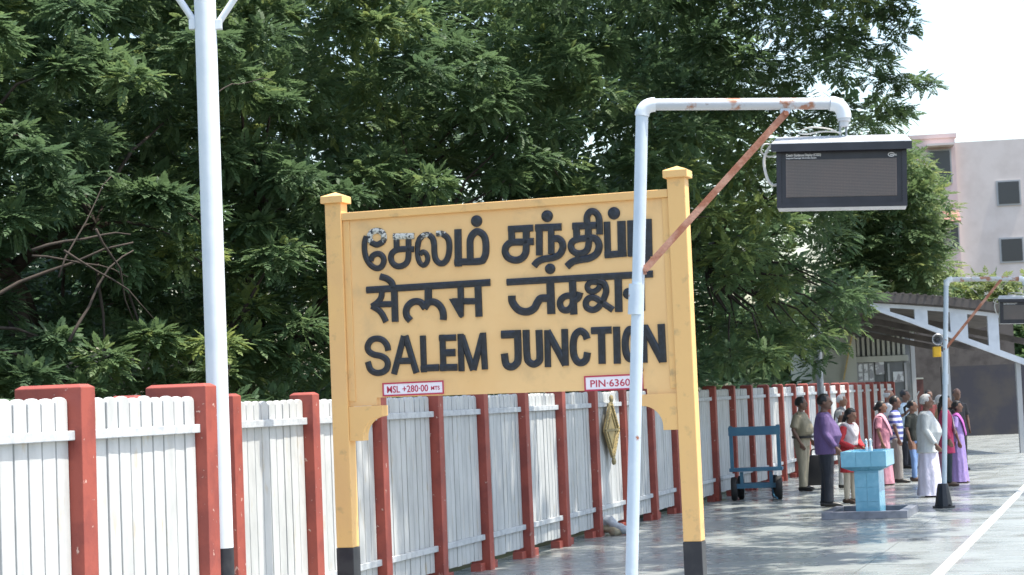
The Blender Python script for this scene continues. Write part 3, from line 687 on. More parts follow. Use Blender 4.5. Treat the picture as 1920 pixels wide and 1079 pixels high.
# ------------------------------------------------------------------ people
def remesh(mb, name, m, parent, vox, smooth=1):
    me = mb.mesh(name, m); o = bpy.data.objects.new(name, me); COL.objects.link(o)
    md = o.modifiers.new('r', 'REMESH'); md.mode = 'VOXEL'; md.voxel_size = vox; md.use_smooth_shade = True
    if smooth: sm = o.modifiers.new('s', 'SMOOTH'); sm.factor = .5; sm.iterations = smooth
    bpy.context.view_layer.update()
    dg = bpy.context.evaluated_depsgraph_get()
    me2 = bpy.data.meshes.new_from_object(o.evaluated_get(dg)); me2.name = name
    o.modifiers.clear(); o.data = me2
    if not me2.materials: me2.materials.append(m)
    me2.polygons.foreach_set('use_smooth', [True] * len(me2.polygons))
    o.parent = parent; return o
cm = {}
def cloth(c, c2=None, rough=.85):
    k = (c, c2)
    if k not in cm: cm[k] = mat('cloth', c, rough, c2=c2 or tuple(x * .82 for x in c), scale=9, thr=(.35, .65), bump=1.0, bscale=9, bdist=.035, stretch=(1, 1, .45))
    return cm[k]
def stripe_cloth(a, b, per=.075):
    m = bpy.data.materials.new('striped_cloth'); m.use_nodes = True; n = m.node_tree; p = n.nodes['Principled BSDF']; p.inputs['Roughness'].default_value = .85
    g = n.nodes.new('ShaderNodeTexCoord'); x = n.nodes.new('ShaderNodeSeparateXYZ'); n.links.new(g.outputs['Object'], x.inputs[0])
    mm = n.nodes.new('ShaderNodeMath'); mm.operation = 'PINGPONG'; mm.inputs[1].default_value = per; n.links.new(x.outputs[2], mm.inputs[0])
    r = n.nodes.new('ShaderNodeValToRGB'); r.color_ramp.interpolation = 'CONSTANT'; r.color_ramp.elements[0].color = (*a, 1); r.color_ramp.elements[1].color = (*b, 1); r.color_ramp.elements[1].position = .5
    q = n.nodes.new('ShaderNodeMath'); q.operation = 'DIVIDE'; q.inputs[1].default_value = per; n.links.new(mm.outputs[0], q.inputs[0]); n.links.new(q.outputs[0], r.inputs[0])
    n.links.new(r.outputs[0], p.inputs['Base Color']); return m
SKIN = mat('brown_skin', (.23, .12, .078), .55); SKIN2 = mat('dark_brown_skin', (.15, .080, .055), .55)
HAIRB = mat('black_hair', (.010, .009, .009), .45); HAIRW = mat('grey_white_hair', (.48, .47, .46), .7, c2=(.3, .3, .3), scale=60)
SHOE = mat('black_shoe', (.012, .011, .011), .4); SANDAL = mat('brown_sandal', (.08, .05, .035), .6)

def person(px, feet_y, D, h, face, label, top=None, bottom='trousers', tc=(.5, .5, .5), bc_=(.03, .03, .04), sleeve='short', hair='short', skin=None, belly=0.0, spread=1.0,
           hem=.86, arms=None, head=0, nod=0, shoe=SHOE, extra=(), lean=0, stride=0.0, topm=None, group=None, build=1.0, feet=None, hairmat=None):
    """face: heading in degrees, 0 = away from the camera, 90 = to the right of the picture, 180 = towards the camera"""
    base = G(px, feet_y) if feet_y else P(px, 760, D); base.z = 0
    root = empty('person', base, -R_(face), label, 'person', group)
    k = h / 1.70; B = build; skin = skin or SKIN; hm = hairmat or HAIRB
    def ln(p, zref=.95):                           # bend forward above the hips
        p = Vector(p)
        if lean and p.z > zref:
            d = p.z - zref; return Vector((p.x, p.y * math.cos(lean) + d * math.sin(lean), zref + d * math.cos(lean) - p.y * math.sin(lean)))
        return p
    st = stride
    legs = {}
    for sx, sg in ((-1, -1), (1, 1)):
        yo = sg * st
        legs[sx] = [(.088 * sx, 0, .90), (.095 * sx * (1 + (spread - 1) * .5), yo * .5 + .012, .49), (.10 * sx * spread, yo - .012, .085)]
    arms = arms or {}
    AR = {}
    for sx in (-1, 1):
        a = arms.get(sx, ((.235 * sx, -.02, 1.12), (.235 * sx, .05, .88)))
        AR[sx] = [Vector((.175 * sx * B, 0, 1.385)), Vector(a[0]), Vector(a[1])]
    b = MB()
    for sx in (-1, 1):
        p = legs[sx]; b.tube([p[0], Vector(p[0]).lerp(Vector(p[1]), .5), p[1], Vector(p[1]).lerp(Vector(p[2]), .35), p[2]], [.088 * B, .075 * B, .056, .057, .036], 12)
        b.tube([(p[2][0], p[2][1] - .045, .045), (p[2][0], p[2][1] + .03, .05), (p[2][0] + .01 * sx, p[2][1] + .12, .032), (p[2][0] + .012 * sx, p[2][1] + .185, .022)], [.030, .040, .038, .020], 10, ref=(1, 0, 0))
    belly *= .72; B *= .98
    tz = [(.85, .155, .11, 0), (.95, .165, .12, 0), (1.08, .145 + belly * .3, .105 + belly * .7, belly * .6), (1.22, .155, .11 + belly * .4, belly * .35), (1.34, .165, .10, 0), (1.41, .135, .075, -.005), (1.45, .06, .055, -.005)]
    rg = []
    for z, rx, ry, cy in tz: c = ln((0, cy, z)); rg.append((0, c.y, c.z, rx * B, ry * B))
    b.rings(rg, 18)
    for sx in (-1, 1):
        s_, e_, w_ = [ln(q) for q in AR[sx]]
        b.tube([s_, s_.lerp(e_, .5), e_, e_.lerp(w_, .3), w_], [.048 * B, .044 * B, .036, .037, .024], 10)
        dr = (w_ - e_).normalized(); side = Vector((1, 0, 0)) * sx; nr = dr.cross(Vector((1, 0, 0)))
        if nr.length < .2: nr = Vector((0, 0, 1))
        nr.normalize(); wd = dr.cross(nr).normalized()
        pc = w_ + dr * .045
        b.tube([w_, pc, w_ + dr * .09], [(.024, .022), (.038, .017), (.036, .014)], 8, ref=tuple(nr))
        ax = nr
        for fi in range(4):
            o_ = (fi - 1.5) * .021; ll = (.062, .074, .070, .055)[fi]
            q0 = w_ + dr * .078 + ax * o_; curl = wd * (-.012)
            b.tube([q0, q0 + dr * ll * .55 + curl * .4, q0 + dr * ll + curl * 1.5], [.0105, .0098, .008], 6)
        q0 = w_ + dr * .03 + ax * .028
        b.tube([q0, q0 + dr * .03 + ax * .018, q0 + dr * .06 + ax * .022], [.012, .011, .009], 6)
    nk0 = ln((0, -.008, 1.40)); nk1 = ln((0, .012, 1.50)); b.tube([nk0, nk1], .052, 12)
    hc = ln((0, .022, 1.595)); hr = R_(head)
    fx = Vector((math.sin(hr), math.cos(hr), -math.sin(R_(nod)))); rt = Vector((math.cos(hr), -math.sin(hr), 0)); upv = rt.cross(fx).normalized(); upv = upv if upv.z > 0 else -upv
    HS = 1.13
    def HP(x, y, z): x, y, z = x * HS, y * HS, z * HS; return hc + rt * x + fx * y + upv * z
    def hball(mb, c, r, n=14, m=10):
        tmp = MB().ball((0, 0, 0), r, n, m); mb.add([HP(v[0] + c[0], v[1] + c[1], v[2] + c[2]) for v in tmp.v], tmp.f)
    hball(b, (0, -.005, .02), (.074, .092, .090)); hball(b, (0, .022, -.035), (.058, .066, .072))
    hball(b, (0, .075, -.085), (.022, .018, .018), 8, 6)
    hball(b, (0, .098, -.012), (.013, .020, .024), 8, 6); hball(b, (0, .088, .012), (.010, .012, .022), 8, 6)
    for sx in (-1, 1): hball(b, (.073 * sx, -.008, -.005), (.012, .018, .030), 8, 6)
    hball(b, (0, .082, -.050), (.026, .012, .007), 8, 6)
    bo = remesh(b, 'body', skin, root, .0125 if feet_y else .018); bo.scale = (k, k, k)
    def part(mb, name, m, vox=.014, sm=2):
        o = remesh(mb, name, m, root, vox, sm) if vox else mb.build(name, m, root, smooth=True)
        o.scale = (k, k, k); return o
    # eyes
    ey = MB()
    for sx in (-1, 1): hball(ey, (.029 * sx, .083, .008), (.011, .006, .006), 8, 6)
    part(ey, 'eyes', HAIRB, 0)
    # hair
    hb = MB(); tmp = MB().ball((0, 0, 0), (.084, .103, .103), 20, 14)
    vv = []
    for v in tmp.v:
        q = Vector(v); hl = .045 if hair not in ('bald',) else .2
        fr_ = q.y > .035 and q.z < hl + .02 or (q.y > -.02 and q.z < -.005) or q.z < -.06
        if hair in ('long', 'bun'): fr_ = q.y > .045 and q.z < .055 or (q.y > .01 and q.z < .0)
        if hair == 'bald': fr_ = q.z > .03 or q.y > .0 or q.z < -.06
        if fr_: q *= .82
        vv.append(HP(q.x, q.y - .006, q.z + .020))
    hb.add(vv, tmp.f)
    if hair == 'bun': hball(hb, (0, -.115, -.02), (.045, .04, .045), 12, 8)
    if hair == 'long': hb.tube([HP(0, -.085, -.02), HP(0, -.11, -.12), HP(0, -.11, -.30), HP(0, -.10, -.48)], [.045, .035, .028, .014], 10)
    if hair == 'scarf': hball(hb, (0, -.02, -.02), (.096, .112, .125), 16, 12)
    part(hb, 'hair' if hair != 'scarf' else 'head_scarf', hm, 0)
    tm_ = topm or cloth(tc)
    # top garment
    g = MB()
    zt_ = [(hem, .178, .135, 0), (.97, .180, .14 + belly * .3, belly * .3), (1.08, .166 + belly * .3, .130 + belly * .75, belly * .62), (1.22, .172, .130 + belly * .45, belly * .38), (1.34, .182, .118, .0), (1.41, .150, .092, -.004), (1.445, .075, .068, -.004)]
    zt_ = [q for q in zt_ if q[0] >= hem]
    if hem < .8: zt_ = [(hem, .20, .16, 0), (.85, .185, .14, 0)] + [q for q in zt_ if q[0] > .9]
    g.rings([(0, ln((0, cy, z)).y, ln((0, cy, z)).z, rx * B, ry * B) for z, rx, ry, cy in zt_], 22, pleat=7, pa=.018)
    for sx in (-1, 1):
        s_, e_, w_ = [ln(q) for q in AR[sx]]
        s_ = s_ + Vector((-.02 * sx, 0, 0))
        if sleeve == 'short': g.tube([s_, s_.lerp(e_, .45), s_.lerp(e_, .86)], [.070 * B, .068 * B, .066 * B], 12)
        elif sleeve == 'long': g.tube([s_, s_.lerp(e_, .5), e_, e_.lerp(w_, .45), e_.lerp(w_, .93)], [.070 * B, .064 * B, .056, .052, .044], 12)
        elif sleeve == 'cap': g.tube([s_, s_.lerp(e_, .5)], [.066 * B, .058 * B], 12)
    if sleeve == 'long' or sleeve == 'short':
        for kk in range(8):                        # collar
            pass
    part(g, 'shirt' if bottom in ('trousers', 'dhoti') else 'blouse', tm_, .015, 1)
    # lower garment
    bm_ = cloth(bc_); q = MB()
    if bottom in ('trousers', 'leggings'):
        th = 1.0 if bottom == 'trousers' else .80
        q.rings([(0, 0, .82, .165 * B, .125 * B), (0, 0, .92, .172 * B, .130 * B), (0, belly * .2, 1.0, .160 * B, .122 * B + belly * .2)], 18)
        for sx in (-1, 1):
            p = legs[sx]; q.tube([(p[0][0], p[0][1], .88), Vector(p[0]).lerp(Vector(p[1]), .5), p[1], Vector(p[1]).lerp(Vector(p[2]), .5), (p[2][0], p[2][1], .075)],
                                 [.100 * B * th, .094 * B * th, .080 * th, .074 * th, (.072 if th == 1 else .045)], 14)
        part(q, 'trousers', bm_, .015, 1)
    else:
        sprd = 1.0 if bottom == 'saree' else .92
        n = 40; rgs = []
        for z in (.03, .06, .2, .4, .6, .8, .92, 1.02):
            t_ = (1.02 - z) / 1.0
            rgs.append((0, .01, z, (.165 + .050 * t_) * B * sprd, (.125 + .065 * t_) * B * sprd))
        q.rings(rgs, n, pleat=9, pa=.05, ph=random.random() * 6)
        for i, v in enumerate(q.v):
            kx = noise.noise(Vector(v) * 5) * .02; q.v[i] = (v[0] + kx, v[1] + kx, v[2])
        part(q, bottom, bm_, 0)
    # shoes
    if shoe:
        s_ = MB()
        for sx in (-1, 1):
            p = legs[sx][2]; s_.tube([(p[0], p[1] - .075, .045), (p[0], p[1], .052), (p[0] + .01 * sx, p[1] + .12, .040), (p[0] + .012 * sx, p[1] + .20, .026)], [(.036, .038), (.042, .045), (.044, .036), (.024, .02)], 12, ref=(1, 0, 0))
        for i, v in enumerate(s_.v): s_.v[i] = (v[0], v[1], max(v[2], .0))
        part(s_, 'shoes', shoe, 0)
    for ex in extra:
        kind = ex[0]; e_ = MB()
        if kind == 'belt':
            e_.rings([(0, belly * .35, .965, .190 * B, .15 * B + belly * .34), (0, belly * .35, 1.01, .192 * B, .155 * B + belly * .38)], 22); part(e_, 'belt', SHOE, 0)
        if kind == 'moustache':
            e_.tube([HP(-.03, .088, -.040), HP(0, .096, -.034), HP(.03, .088, -.040)], [.005, .009, .005], 6); part(e_, 'moustache', HAIRB, 0)
        if kind == 'cap':
            hball(e_, (0, -.005, .065), (.092, .108, .060)); e_.add([HP(*v) for v in [(-.06, .08, .045), (.06, .08, .045), (.045, .15, .03), (-.045, .15, .03), (-.06, .08, .052), (.06, .08, .052), (.045, .15, .037), (-.045, .15, .037)]], [(0, 3, 2, 1), (4, 5, 6, 7), (0, 1, 5, 4), (1, 2, 6, 5), (2, 3, 7, 6), (3, 0, 4, 7)])
            part(e_, 'cap', ex[1], 0)
        if kind == 'flower': hball(e_, (ex[2] if len(ex) > 2 else 0, -.10, .055), (.032, .025, .022), 10, 6); part(e_, 'hair_flower', m_white, 0)
        if kind == 'sash':                         # cloth over one shoulder, hanging front and back
            sx = ex[2]; m_ = ex[1]
            pts = [ln(p_) for p_ in [(-.10 * sx, .165 + belly * .7, 1.02), (.0, .150 + belly * .6, 1.15), (.08 * sx, .125, 1.30), (.125 * sx, .03, 1.445), (.12 * sx, -.10, 1.36), (.11 * sx, -.135, 1.1), (.10 * sx, -.15, .85), (.10 * sx, -.16, .65)]]
            e_.tube(catmull(pts, 4), [(.085, .018)] * (4 * 7 + 1), 12, ref=(1, 0, 0)); part(e_, 'sash', m_, .013, 1)
        if kind == 'scarf':
            m_ = ex[1]
            pts = [ln(p_) for p_ in [(-.13, .12, .98), (-.12, .14, 1.2), (-.085, .10, 1.40), (0, .02, 1.46), (0, -.07, 1.46)]]
            e_.tube(catmull([ln(p_) for p_ in [(-.12, -.15, .95), (-.12, -.13, 1.25), (-.12, -.04, 1.43), (-.10, .09, 1.36), (.0, .135, 1.22), (.10, .09, 1.36), (.12, -.04, 1.43), (.12, -.13, 1.25), (.12, -.15, .95)]], 4), (.055, .02) if False else .045, 10)
            e_.rings([(0, ln((0, .02, z)).y, ln((0, 0, z)).z, rx, ry) for z, rx, ry in ((1.05, .165, .145), (1.2, .172, .142), (1.34, .168, .125), (1.43, .11, .085))], 18)
            part(e_, 'shawl', m_, .015, 1)
        if kind == 'band':                         # chest pocket, badge and shoulder straps
            for sx in (-1, 1): e_.tube([ln((.07 * sx, 0, 1.452)), ln((.165 * sx, 0, 1.425))], .012, 8)
            for sx in (-1, 1): e_.tube([ln((.085 * sx, .125, 1.27)), ln((.085 * sx, .122, 1.32))], [(.045, .012)] * 2, 8, ref=(1, 0, 0))
            part(e_, 'shirt_pocket', ex[1], 0)
        if kind == 'pony': e_.tube([HP(0, -.09, .03), HP(0, -.15, -.02), HP(0, -.14, -.16)], [.025, .03, .012], 10); part(e_, 'ponytail', hm, 0)
        if kind == 'stick':
            a = ln(AR[ex[1]][2]); e_.tube([a + Vector((0, -.05, -.05)), a + Vector((.0, .22, .36))], .012, 8); part(e_, 'stick', m_cable, 0)
    return root

KH = (.31, .27, .19)
R90 = 90
person(1508, 921, None, 1.69, 118, 'policeman in khaki uniform and dark belt with thumbs at his waist, nearest the blue trolley', tc=KH, bc_=(.33, .29, .21), sleeve='short', belly=.09, hem=.985,
       skin=SKIN2, head=-22, spread=1.4, extra=(('belt',), ('moustache',), ('band', cloth((.26, .22, .15)))), arms={1: ((.27, -.06, 1.12), (.23, .06, .88)), -1: ((-.27, -.06, 1.12), (-.24, .10, .92))}, build=1.17, stride=.04)
person(1553, 951, None, 1.74, 98, 'man in a purple long-sleeved shirt and dark trousers facing right beside the black bag', tc=(.135, .085, .215), bc_=(.018, .022, .032), sleeve='long', belly=.10, hem=.80,
       skin=SKIN2, head=4, arms={1: ((.235, .0, 1.12), (.225, .16, .90)), -1: ((-.22, -.02, 1.12), (-.2, .1, .9))}, build=1.2, stride=.03, extra=(('moustache',),))
person(1577, None, 41, 1.68, 115, 'grey-haired man in white standing farthest back, over the purple shirt\'s shoulder', tc=(.62, .64, .68), bc_=(.5, .5, .5), hairmat=HAIRW, sleeve='long', extra=(('sash', cloth((.10, .10, .11)), 1),))
person(1573, None, 36.2, 1.42, 105, 'short white-haired person in pale clothes between the purple shirt and the red kurta', tc=(.60, .62, .63), bc_=(.45, .45, .44), hairmat=HAIRW, sleeve='long', skin=SKIN2)
person(1596, 944, None, 1.50, 138, 'woman in a red kurta with a white shawl standing at the blue wash trough', tc=(.48, .035, .045), bc_=(.52, .46, .36), bottom='leggings', sleeve='long', hem=.56, hair='long', head=-8, nod=12, lean=.10,
       shoe=SANDAL, extra=(('scarf', cloth((.58, .54, .56))),), arms={1: ((.27, .02, 1.12), (.13, .25, 1.02)), -1: ((-.25, .02, 1.12), (-.10, .26, 1.02))})
person(1658, 910, None, 1.55, 112, 'woman in a pink saree with a white hair flower behind the wash trough', tc=(.58, .24, .31), bc_=(.58, .27, .34), bottom='saree', sleeve='short', hair='bun', belly=.05, hem=.78, shoe=SANDAL,
       extra=(('flower',), ('sash', cloth((.60, .30, .38)), 1)), build=1.05)
person(1684, 906, None, 1.63, 100, 'man in a blue and white striped polo shirt and grey trousers', topm=stripe_cloth((.08, .10, .33), (.62, .64, .72), .055), bc_=(.30, .28, .26), sleeve='short', belly=.03, skin=SKIN2, hem=.80, stride=.05)
person(1696, None, 43.5, 1.72, 130, 'man in a pale blue shirt with black hair holding a thin white stick', tc=(.46, .58, .68), bc_=(.03, .03, .04), sleeve='short', skin=SKIN2, head=-10, extra=(('stick', 1),), arms={1: ((.26, .08, 1.15), (.20, .26, 1.32))})
person(1666, None, 43.0, 1.74, 95, 'bald man in white behind the woman in the pink saree', tc=(.6, .6, .6), bc_=(.3, .3, .3), hair='bald', hairmat=HAIRW, skin=SKIN)
person(1716, 903, None, 1.53, 128, 'woman in a black top and light blue jeans with hair tied back', tc=(.028, .032, .026), bc_=(.18, .30, .56), bottom='leggings', sleeve='short', hem=.86, extra=(('pony',),), shoe=SANDAL, stride=.09, head=-15, spread=1.5)
person(1744, 932, None, 1.66, 102, 'elderly man in a loose grey-white shirt and white wrapped dhoti', tc=(.52, .55, .56), bc_=(.66, .64, .78), bottom='dhoti', sleeve='long', belly=.10, hem=.74, hairmat=HAIRW, skin=SKIN2, shoe=SANDAL, build=1.22, arms={1: ((.26, -.02, 1.13), (.25, .14, .88))})
person(1779, 912, None, 1.62, 100, 'woman in a crimson kurta, dark trousers and patterned scarf behind the far pipe stand', tc=(.50, .045, .13), bc_=(.02, .035, .04), bottom='trousers', sleeve='long', hem=.62, hair='long', shoe=SANDAL, skin=SKIN, extra=(('sash', cloth((.60, .55, .50), (.2, .1, .2)), -1),))
person(1794, None, 41.5, 1.72, 165, 'bald-browed man in dark clothes at the back right', tc=(.03, .03, .035), bc_=(.03, .03, .03), hair='bald', skin=SKIN2, head=0)
person(1800, 906, None, 1.50, 110, 'woman in a lilac saree with a blue carrier bag at the right of the crowd', tc=(.36, .26, .58), bc_=(.34, .25, .56), bottom='saree', sleeve='short', hair='bun', shoe=SANDAL, extra=(('sash', cloth((.42, .10, .40)), 1),), skin=SKIN2)
person(1741, None, 47, 1.68, 150, 'man in a dark red shirt standing behind the man in the dhoti', tc=(.16, .03, .03), bc_=(.03, .03, .03), skin=SKIN2)
person(1762, None, 39, 1.60, 100, 'white-haired woman in an orange-brown saree half behind the far pipe stand', tc=(.40, .24, .12), bc_=(.28, .12, .18), bottom='saree', hairmat=HAIRW, hair='bun', skin=SKIN2)

# bags
bg0 = G(1536, 913); BG = empty('travel_bag', bg0, -R_(10), 'large black travel bag upright on the floor between the policeman and the purple shirt', 'bag')
mb = MB().box(-.24, .18, -.12, .12, .03, .60); mb.build('bag_body', mat('black_nylon', (.012, .012, .016), .6, bump=.5, bscale=20), BG, bevel=.035, smooth=True)
MB().tube(catmull([(-.12, 0, .59), (-.1, 0, .70), (.04, 0, .70), (.06, 0, .59)], 5), .013, 8).build('handle', SHOE, BG, smooth=True)
MB().tube([(-.2, -.08, .03), (-.2, .08, .03)], .03, 10).build('castor', SHOE, BG); MB().tube([(.14, -.08, .03), (.14, .08, .03)], .03, 10).build('castor', SHOE, BG)
bb = G(1793, 895); BB = empty('carrier_bag', bb, 0, 'bright blue plastic carrier bag held low beside the lilac saree', 'bag')
crumb = MB().rings([(0, -.25, .12, .09, .05), (0, -.25, .15, .12, .07), (0, -.25, .3, .13, .07), (0, -.25, .42, .10, .04)], 14, pleat=5, pa=.08); crumb.build('bag_body', cloth((.02, .18, .50)), BB, smooth=True)
MB().tube(catmull([(-.08, -.25, .41), (-.04, -.25, .60), (.04, -.25, .60), (.08, -.25, .41)], 5), .008, 6).build('handle', cloth((.02, .18, .50)), BB)

# ------------------------------------------------------------------ station buildings on the right
D3 = 66.0
def PB(x, y, D=D3): return P(x, y, D)
ST = empty('station_building', Vector((PB(1600, 760).x, D3, 0)), 0, 'long low cream and grey station building with slit vents past the end of the fence', 'building')
o3 = ST.location.copy()
def X3(x, D=D3): return P(x, 700, D).x - o3.x
def Z3(y, x=1700, D=D3): return P(x, y, D).z
x = X3
MB().prism([(x(1530), 0), (x(1607), 0), (x(1607), Z3(615, 1607)), (x(1585), Z3(606, 1585)), (x(1530), Z3(640, 1530))], .0, 6).build('gable_wall', m_cream, ST)
MB().box(x(1607) + .003, x(1724), 1.2, 6, 0, Z3(612)).build('wall', m_greyp, ST)
n = 11
for i in range(n):
    xa = x(1609) + i * (x(1715) - x(1609)) / n
    MB().box(xa + .02, xa + .11, 1.10, 1.197, Z3(664), Z3(628)).build('vent_fin', m_cream, ST)
MB().box(x(1609), x(1716), 1.0, 1.19, Z3(676), Z3(665)).build('ledge', m_cream, ST, bevel=.01)
wf = MB().box(x(1608), x(1651), 1.15, 1.197, Z3(714), Z3(677)).build('window', m_frame, ST)
for i in range(4):
    for j in range(2):
        xa = x(1609) + i * (x(1650) - x(1609)) / 4; za = Z3(713) + j * (Z3(678) - Z3(713)) / 2
        MB().box(xa + .03, xa + .16, 1.12, 1.147, za + .04, za + .30).build('pane', m_bright, wf)
dr_ = MB().box(x(1672), x(1712), 1.13, 1.197, 0, Z3(676)).build('door', m_greyp, ST)
MB().box(x(1686), x(1706), 1.09, 1.127, Z3(716), Z3(696)).build('pane', m_bright, dr_); MB().box(x(1676), x(1680), 1.08, 1.127, .2, Z3(680)).build('frame', m_frame, dr_); MB().box(x(1708), x(1712), 1.08, 1.127, .2, Z3(680)).build('frame', m_frame, dr_)
MB().box(x(1653), x(1670), 1.1, 1.19, Z3(700), Z3(672)).build('notice', m_bright, ST)
MB().box(x(1722), x(1765), 3.0, 3.2, 0, Z3(712)).build('low_wall', m_brownw, ST); MB().box(x(1722), x(1765), 2.95, 3.25, Z3(712) + .002, Z3(709)).build('coping', m_cream, ST)
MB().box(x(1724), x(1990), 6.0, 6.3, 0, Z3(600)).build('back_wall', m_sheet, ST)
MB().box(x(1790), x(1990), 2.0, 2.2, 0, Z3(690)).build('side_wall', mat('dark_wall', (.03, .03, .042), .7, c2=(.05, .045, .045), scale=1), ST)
rfp = MB().prism([(x(1575), Z3(610, 1575)), (x(1725), Z3(618)), (x(1725), Z3(622)), (x(1575), Z3(616, 1575))], -1.2, 6.5); rfp.build('roof', m_sheet, ST)
for xx in (1718, 1776): MB().box(x(xx) - .07, x(xx) + .07, .4, .54, 0, Z3(605)).build('column', m_frame, ST)
MB().bar((x(1580), -.1, Z3(713, 1580)), (x(1601), -.1, Z3(625, 1600)), .05, .05).build('pipe', m_yellow if False else m_gold, ST)

# canopy with tapering white truss
D4 = 50.0; CN = empty('platform_canopy', Vector((P(1720, 760, D4).x, D4, 0)), 0, 'dark sheet platform canopy on a tapering white steel truss at the far right', 'canopy')
def X4(xx): return P(xx, 600, D4).x - CN.location.x
def Z4(xx, y): return P(xx, y, D4).z
tp = [(1633, 569, 0), (1690, 572, 0), (1760, 577, 0), (1840, 585, 0), (1960, 600, 0)]
tw_ = .12
tru = MB().prism([(X4(a), Z4(a, b)) for a, b, c in tp] + [(X4(a), Z4(a, b + 7)) for a, b, c in reversed(tp)], -tw_, 0); tru.build('top_chord', m_truss, CN)
q = [(1633, 574, 580), (1700, 595, 604), (1760, 617, 627), (1803, 632, 643), (1960, 690, 702)]
MB().prism([(X4(a), Z4(a, b)) for a, b, c in q] + [(X4(a), Z4(a, c)) for a, b, c in reversed(q)], -tw_, 0).build('bottom_chord', m_truss, CN)
for a0, a1 in ((1634, 1668), (1714, 1738), (1780, 1812), (1850, 1870)):
    def yt(a): return np.interp(a, [t[0] for t in tp], [t[1] for t in tp])
    def yb(a): return np.interp(a, [t[0] for t in q], [t[1] for t in q])
    MB().prism([(X4(a0), Z4(a0, yt(a0) + 4)), (X4(a1), Z4(a1, yt(a1) + 4)), (X4(a1), Z4(a1, yb(a1) + 4)), (X4(a0), Z4(a0, yb(a0) + 4))], -tw_ + .01, -.01).build('web_plate', m_truss, CN)
m4 = MB(); r4 = [(1640, 549, 567), (1700, 552, 570), (1775, 558, 574), (1960, 580, 596)]
rl = [(X4(a), Z4(a, b)) for a, b, c in r4] + [(X4(a), Z4(a, c)) for a, b, c in reversed(r4)]
MB().prism(rl, -.3, 12).build('roof_sheet', m_sheet, CN)
for k in range(22):
    a = 1650 + k * 14; zt_ = Z4(a, np.interp(a, [t[0] for t in r4], [t[1] for t in r4]))
    MB().tube([(X4(a), -.32, zt_), (X4(a), 12, zt_)], .03, 6).build('corrugation', m_sheet, CN)
for k in range(4):
    MB().bar((X4(1640), 1.5 + k * 3, Z4(1640, 577)), (X4(1960), 1.5 + k * 3, Z4(1960, 640)), .08, .16).build('purlin', m_sheet, CN)
for xx, yy in ((1772, 0), (1905, 0)):
    MB().box(X4(xx) - .06, X4(xx) + .06, .02, .14, 0, Z4(xx, 622 if xx < 1800 else 670)).build('column', m_frame, CN)
# loudspeaker and yellow box on the canopy column
sp_ = P(1757, 637, 49.3); LS = empty('loudspeaker', sp_, 0, 'round grey-white horn loudspeaker under the canopy truss', 'loudspeaker')
hn = MB(); pr = [(.135, -.10), (.145, -.09), (.08, .02), (.05, .10), (.05, .16)]; nn = 24
vv = [(r * math.cos(2 * math.pi * k / nn), y, r * math.sin(2 * math.pi * k / nn)) for r, y in pr for k in range(nn)]
hn.add(vv, [(j * nn + k, j * nn + (k + 1) % nn, (j + 1) * nn + (k + 1) % nn, (j + 1) * nn + k) for j in range(4) for k in range(nn)] + [tuple(4 * nn + k for k in range(nn))])
hn.build('horn', m_alu, LS, smooth=True); MB().tube([(0, -.06, 0), (0, .05, 0)], [.05, .045], 16).build('driver', m_blk, LS)
MB().bar((0, .1, 0), (.22, .4, .03), .03, .03).build('mounting_arm', m_steel, LS)
yb_ = P(1758, 660, 49.3); YB = empty('yellow_box', yb_, 0, 'small signal-yellow box mounted below the loudspeaker', 'box')
MB().box(-.10, .08, -.05, .12, -.13, .13).build('case', m_yellow, YB, bevel=.01); MB().box(-.07, .05, -.058, -.052, -.09, .09).build('lid', m_yellow, YB)
MB().bar((.05, .1, 0), (.2, .5, .0), .03, .03).build('mounting_arm', m_steel, YB)

# ------------------------------------------------------------------ pink apartment building
D5 = 115.0; ap = P(1792, 300, D5); AP = empty('apartment_building', Vector((ap.x, D5, 0)), R_(-8), 'pale pink apartment block with a dark latticed balcony behind the lighter tree', 'building')
k5 = D5 / FPX
zT = P(1790, 258, D5).z; xl = -66 * k5 * 1.4
MB().box(xl, 0, 0, 9, -1, zT).build('wall', m_pink, AP); MB().box(.004, 14, .5, 9, -1, zT - .25).build('side_wall', m_pinkw, AP)
MB().box(xl - .1, .1, -.1, 9.1, zT + .003, zT + .25).build('parapet', m_pink, AP)
def z5(y): return P(1770, y, D5).z
bal = MB().box(-50 * k5, -8 * k5, -.12, .0 - .003, z5(345), z5(280)).build('balcony_grille', m_frame, AP)
MB().box(-47 * k5, -11 * k5, -.16, -.123, z5(342), z5(283)).build('pane', m_darkwin, bal)
MB().box(-54 * k5, -4 * k5, -1.1, -.003, z5(276), z5(272)).build('sunshade', m_pinkw, AP)
for i, yy in enumerate((420, 560)):
    w_ = MB().box(-18 * k5, -1 * k5, -.10, -.003, z5(yy + 48), z5(yy)).build('window', m_frame, AP); MB().box(-16 * k5, -3 * k5, -.14, -.103, z5(yy + 45), z5(yy + 3)).build('pane', m_darkwin, w_)
MB().add([(-30 * k5, -.05, z5(395)), (0, -.05, z5(395)), (0, -1.3, z5(418)), (-30 * k5, -1.3, z5(418)), (-30 * k5, -.05, z5(398)), (0, -.05, z5(398)), (0, -1.3, z5(421)), (-30 * k5, -1.3, z5(421))],
         [(0, 3, 2, 1), (4, 5, 6, 7), (0, 1, 5, 4), (1, 2, 6, 5), (2, 3, 7, 6), (3, 0, 4, 7)]).build('awning', mat('faded_red_tiles', (.30, .15, .13), .8), AP)
for fl in range(4):
    for cx in (3.0, 7.0, 11):
        zb = 2 + fl * 3.4
        w_ = MB().box(cx - .7, cx + .7, .42, .497, zb, zb + 1.5).build('window', m_frame, AP); MB().box(cx - .6, cx + .6, .38, .417, zb + .1, zb + 1.4).build('pane', m_darkwin, w_)

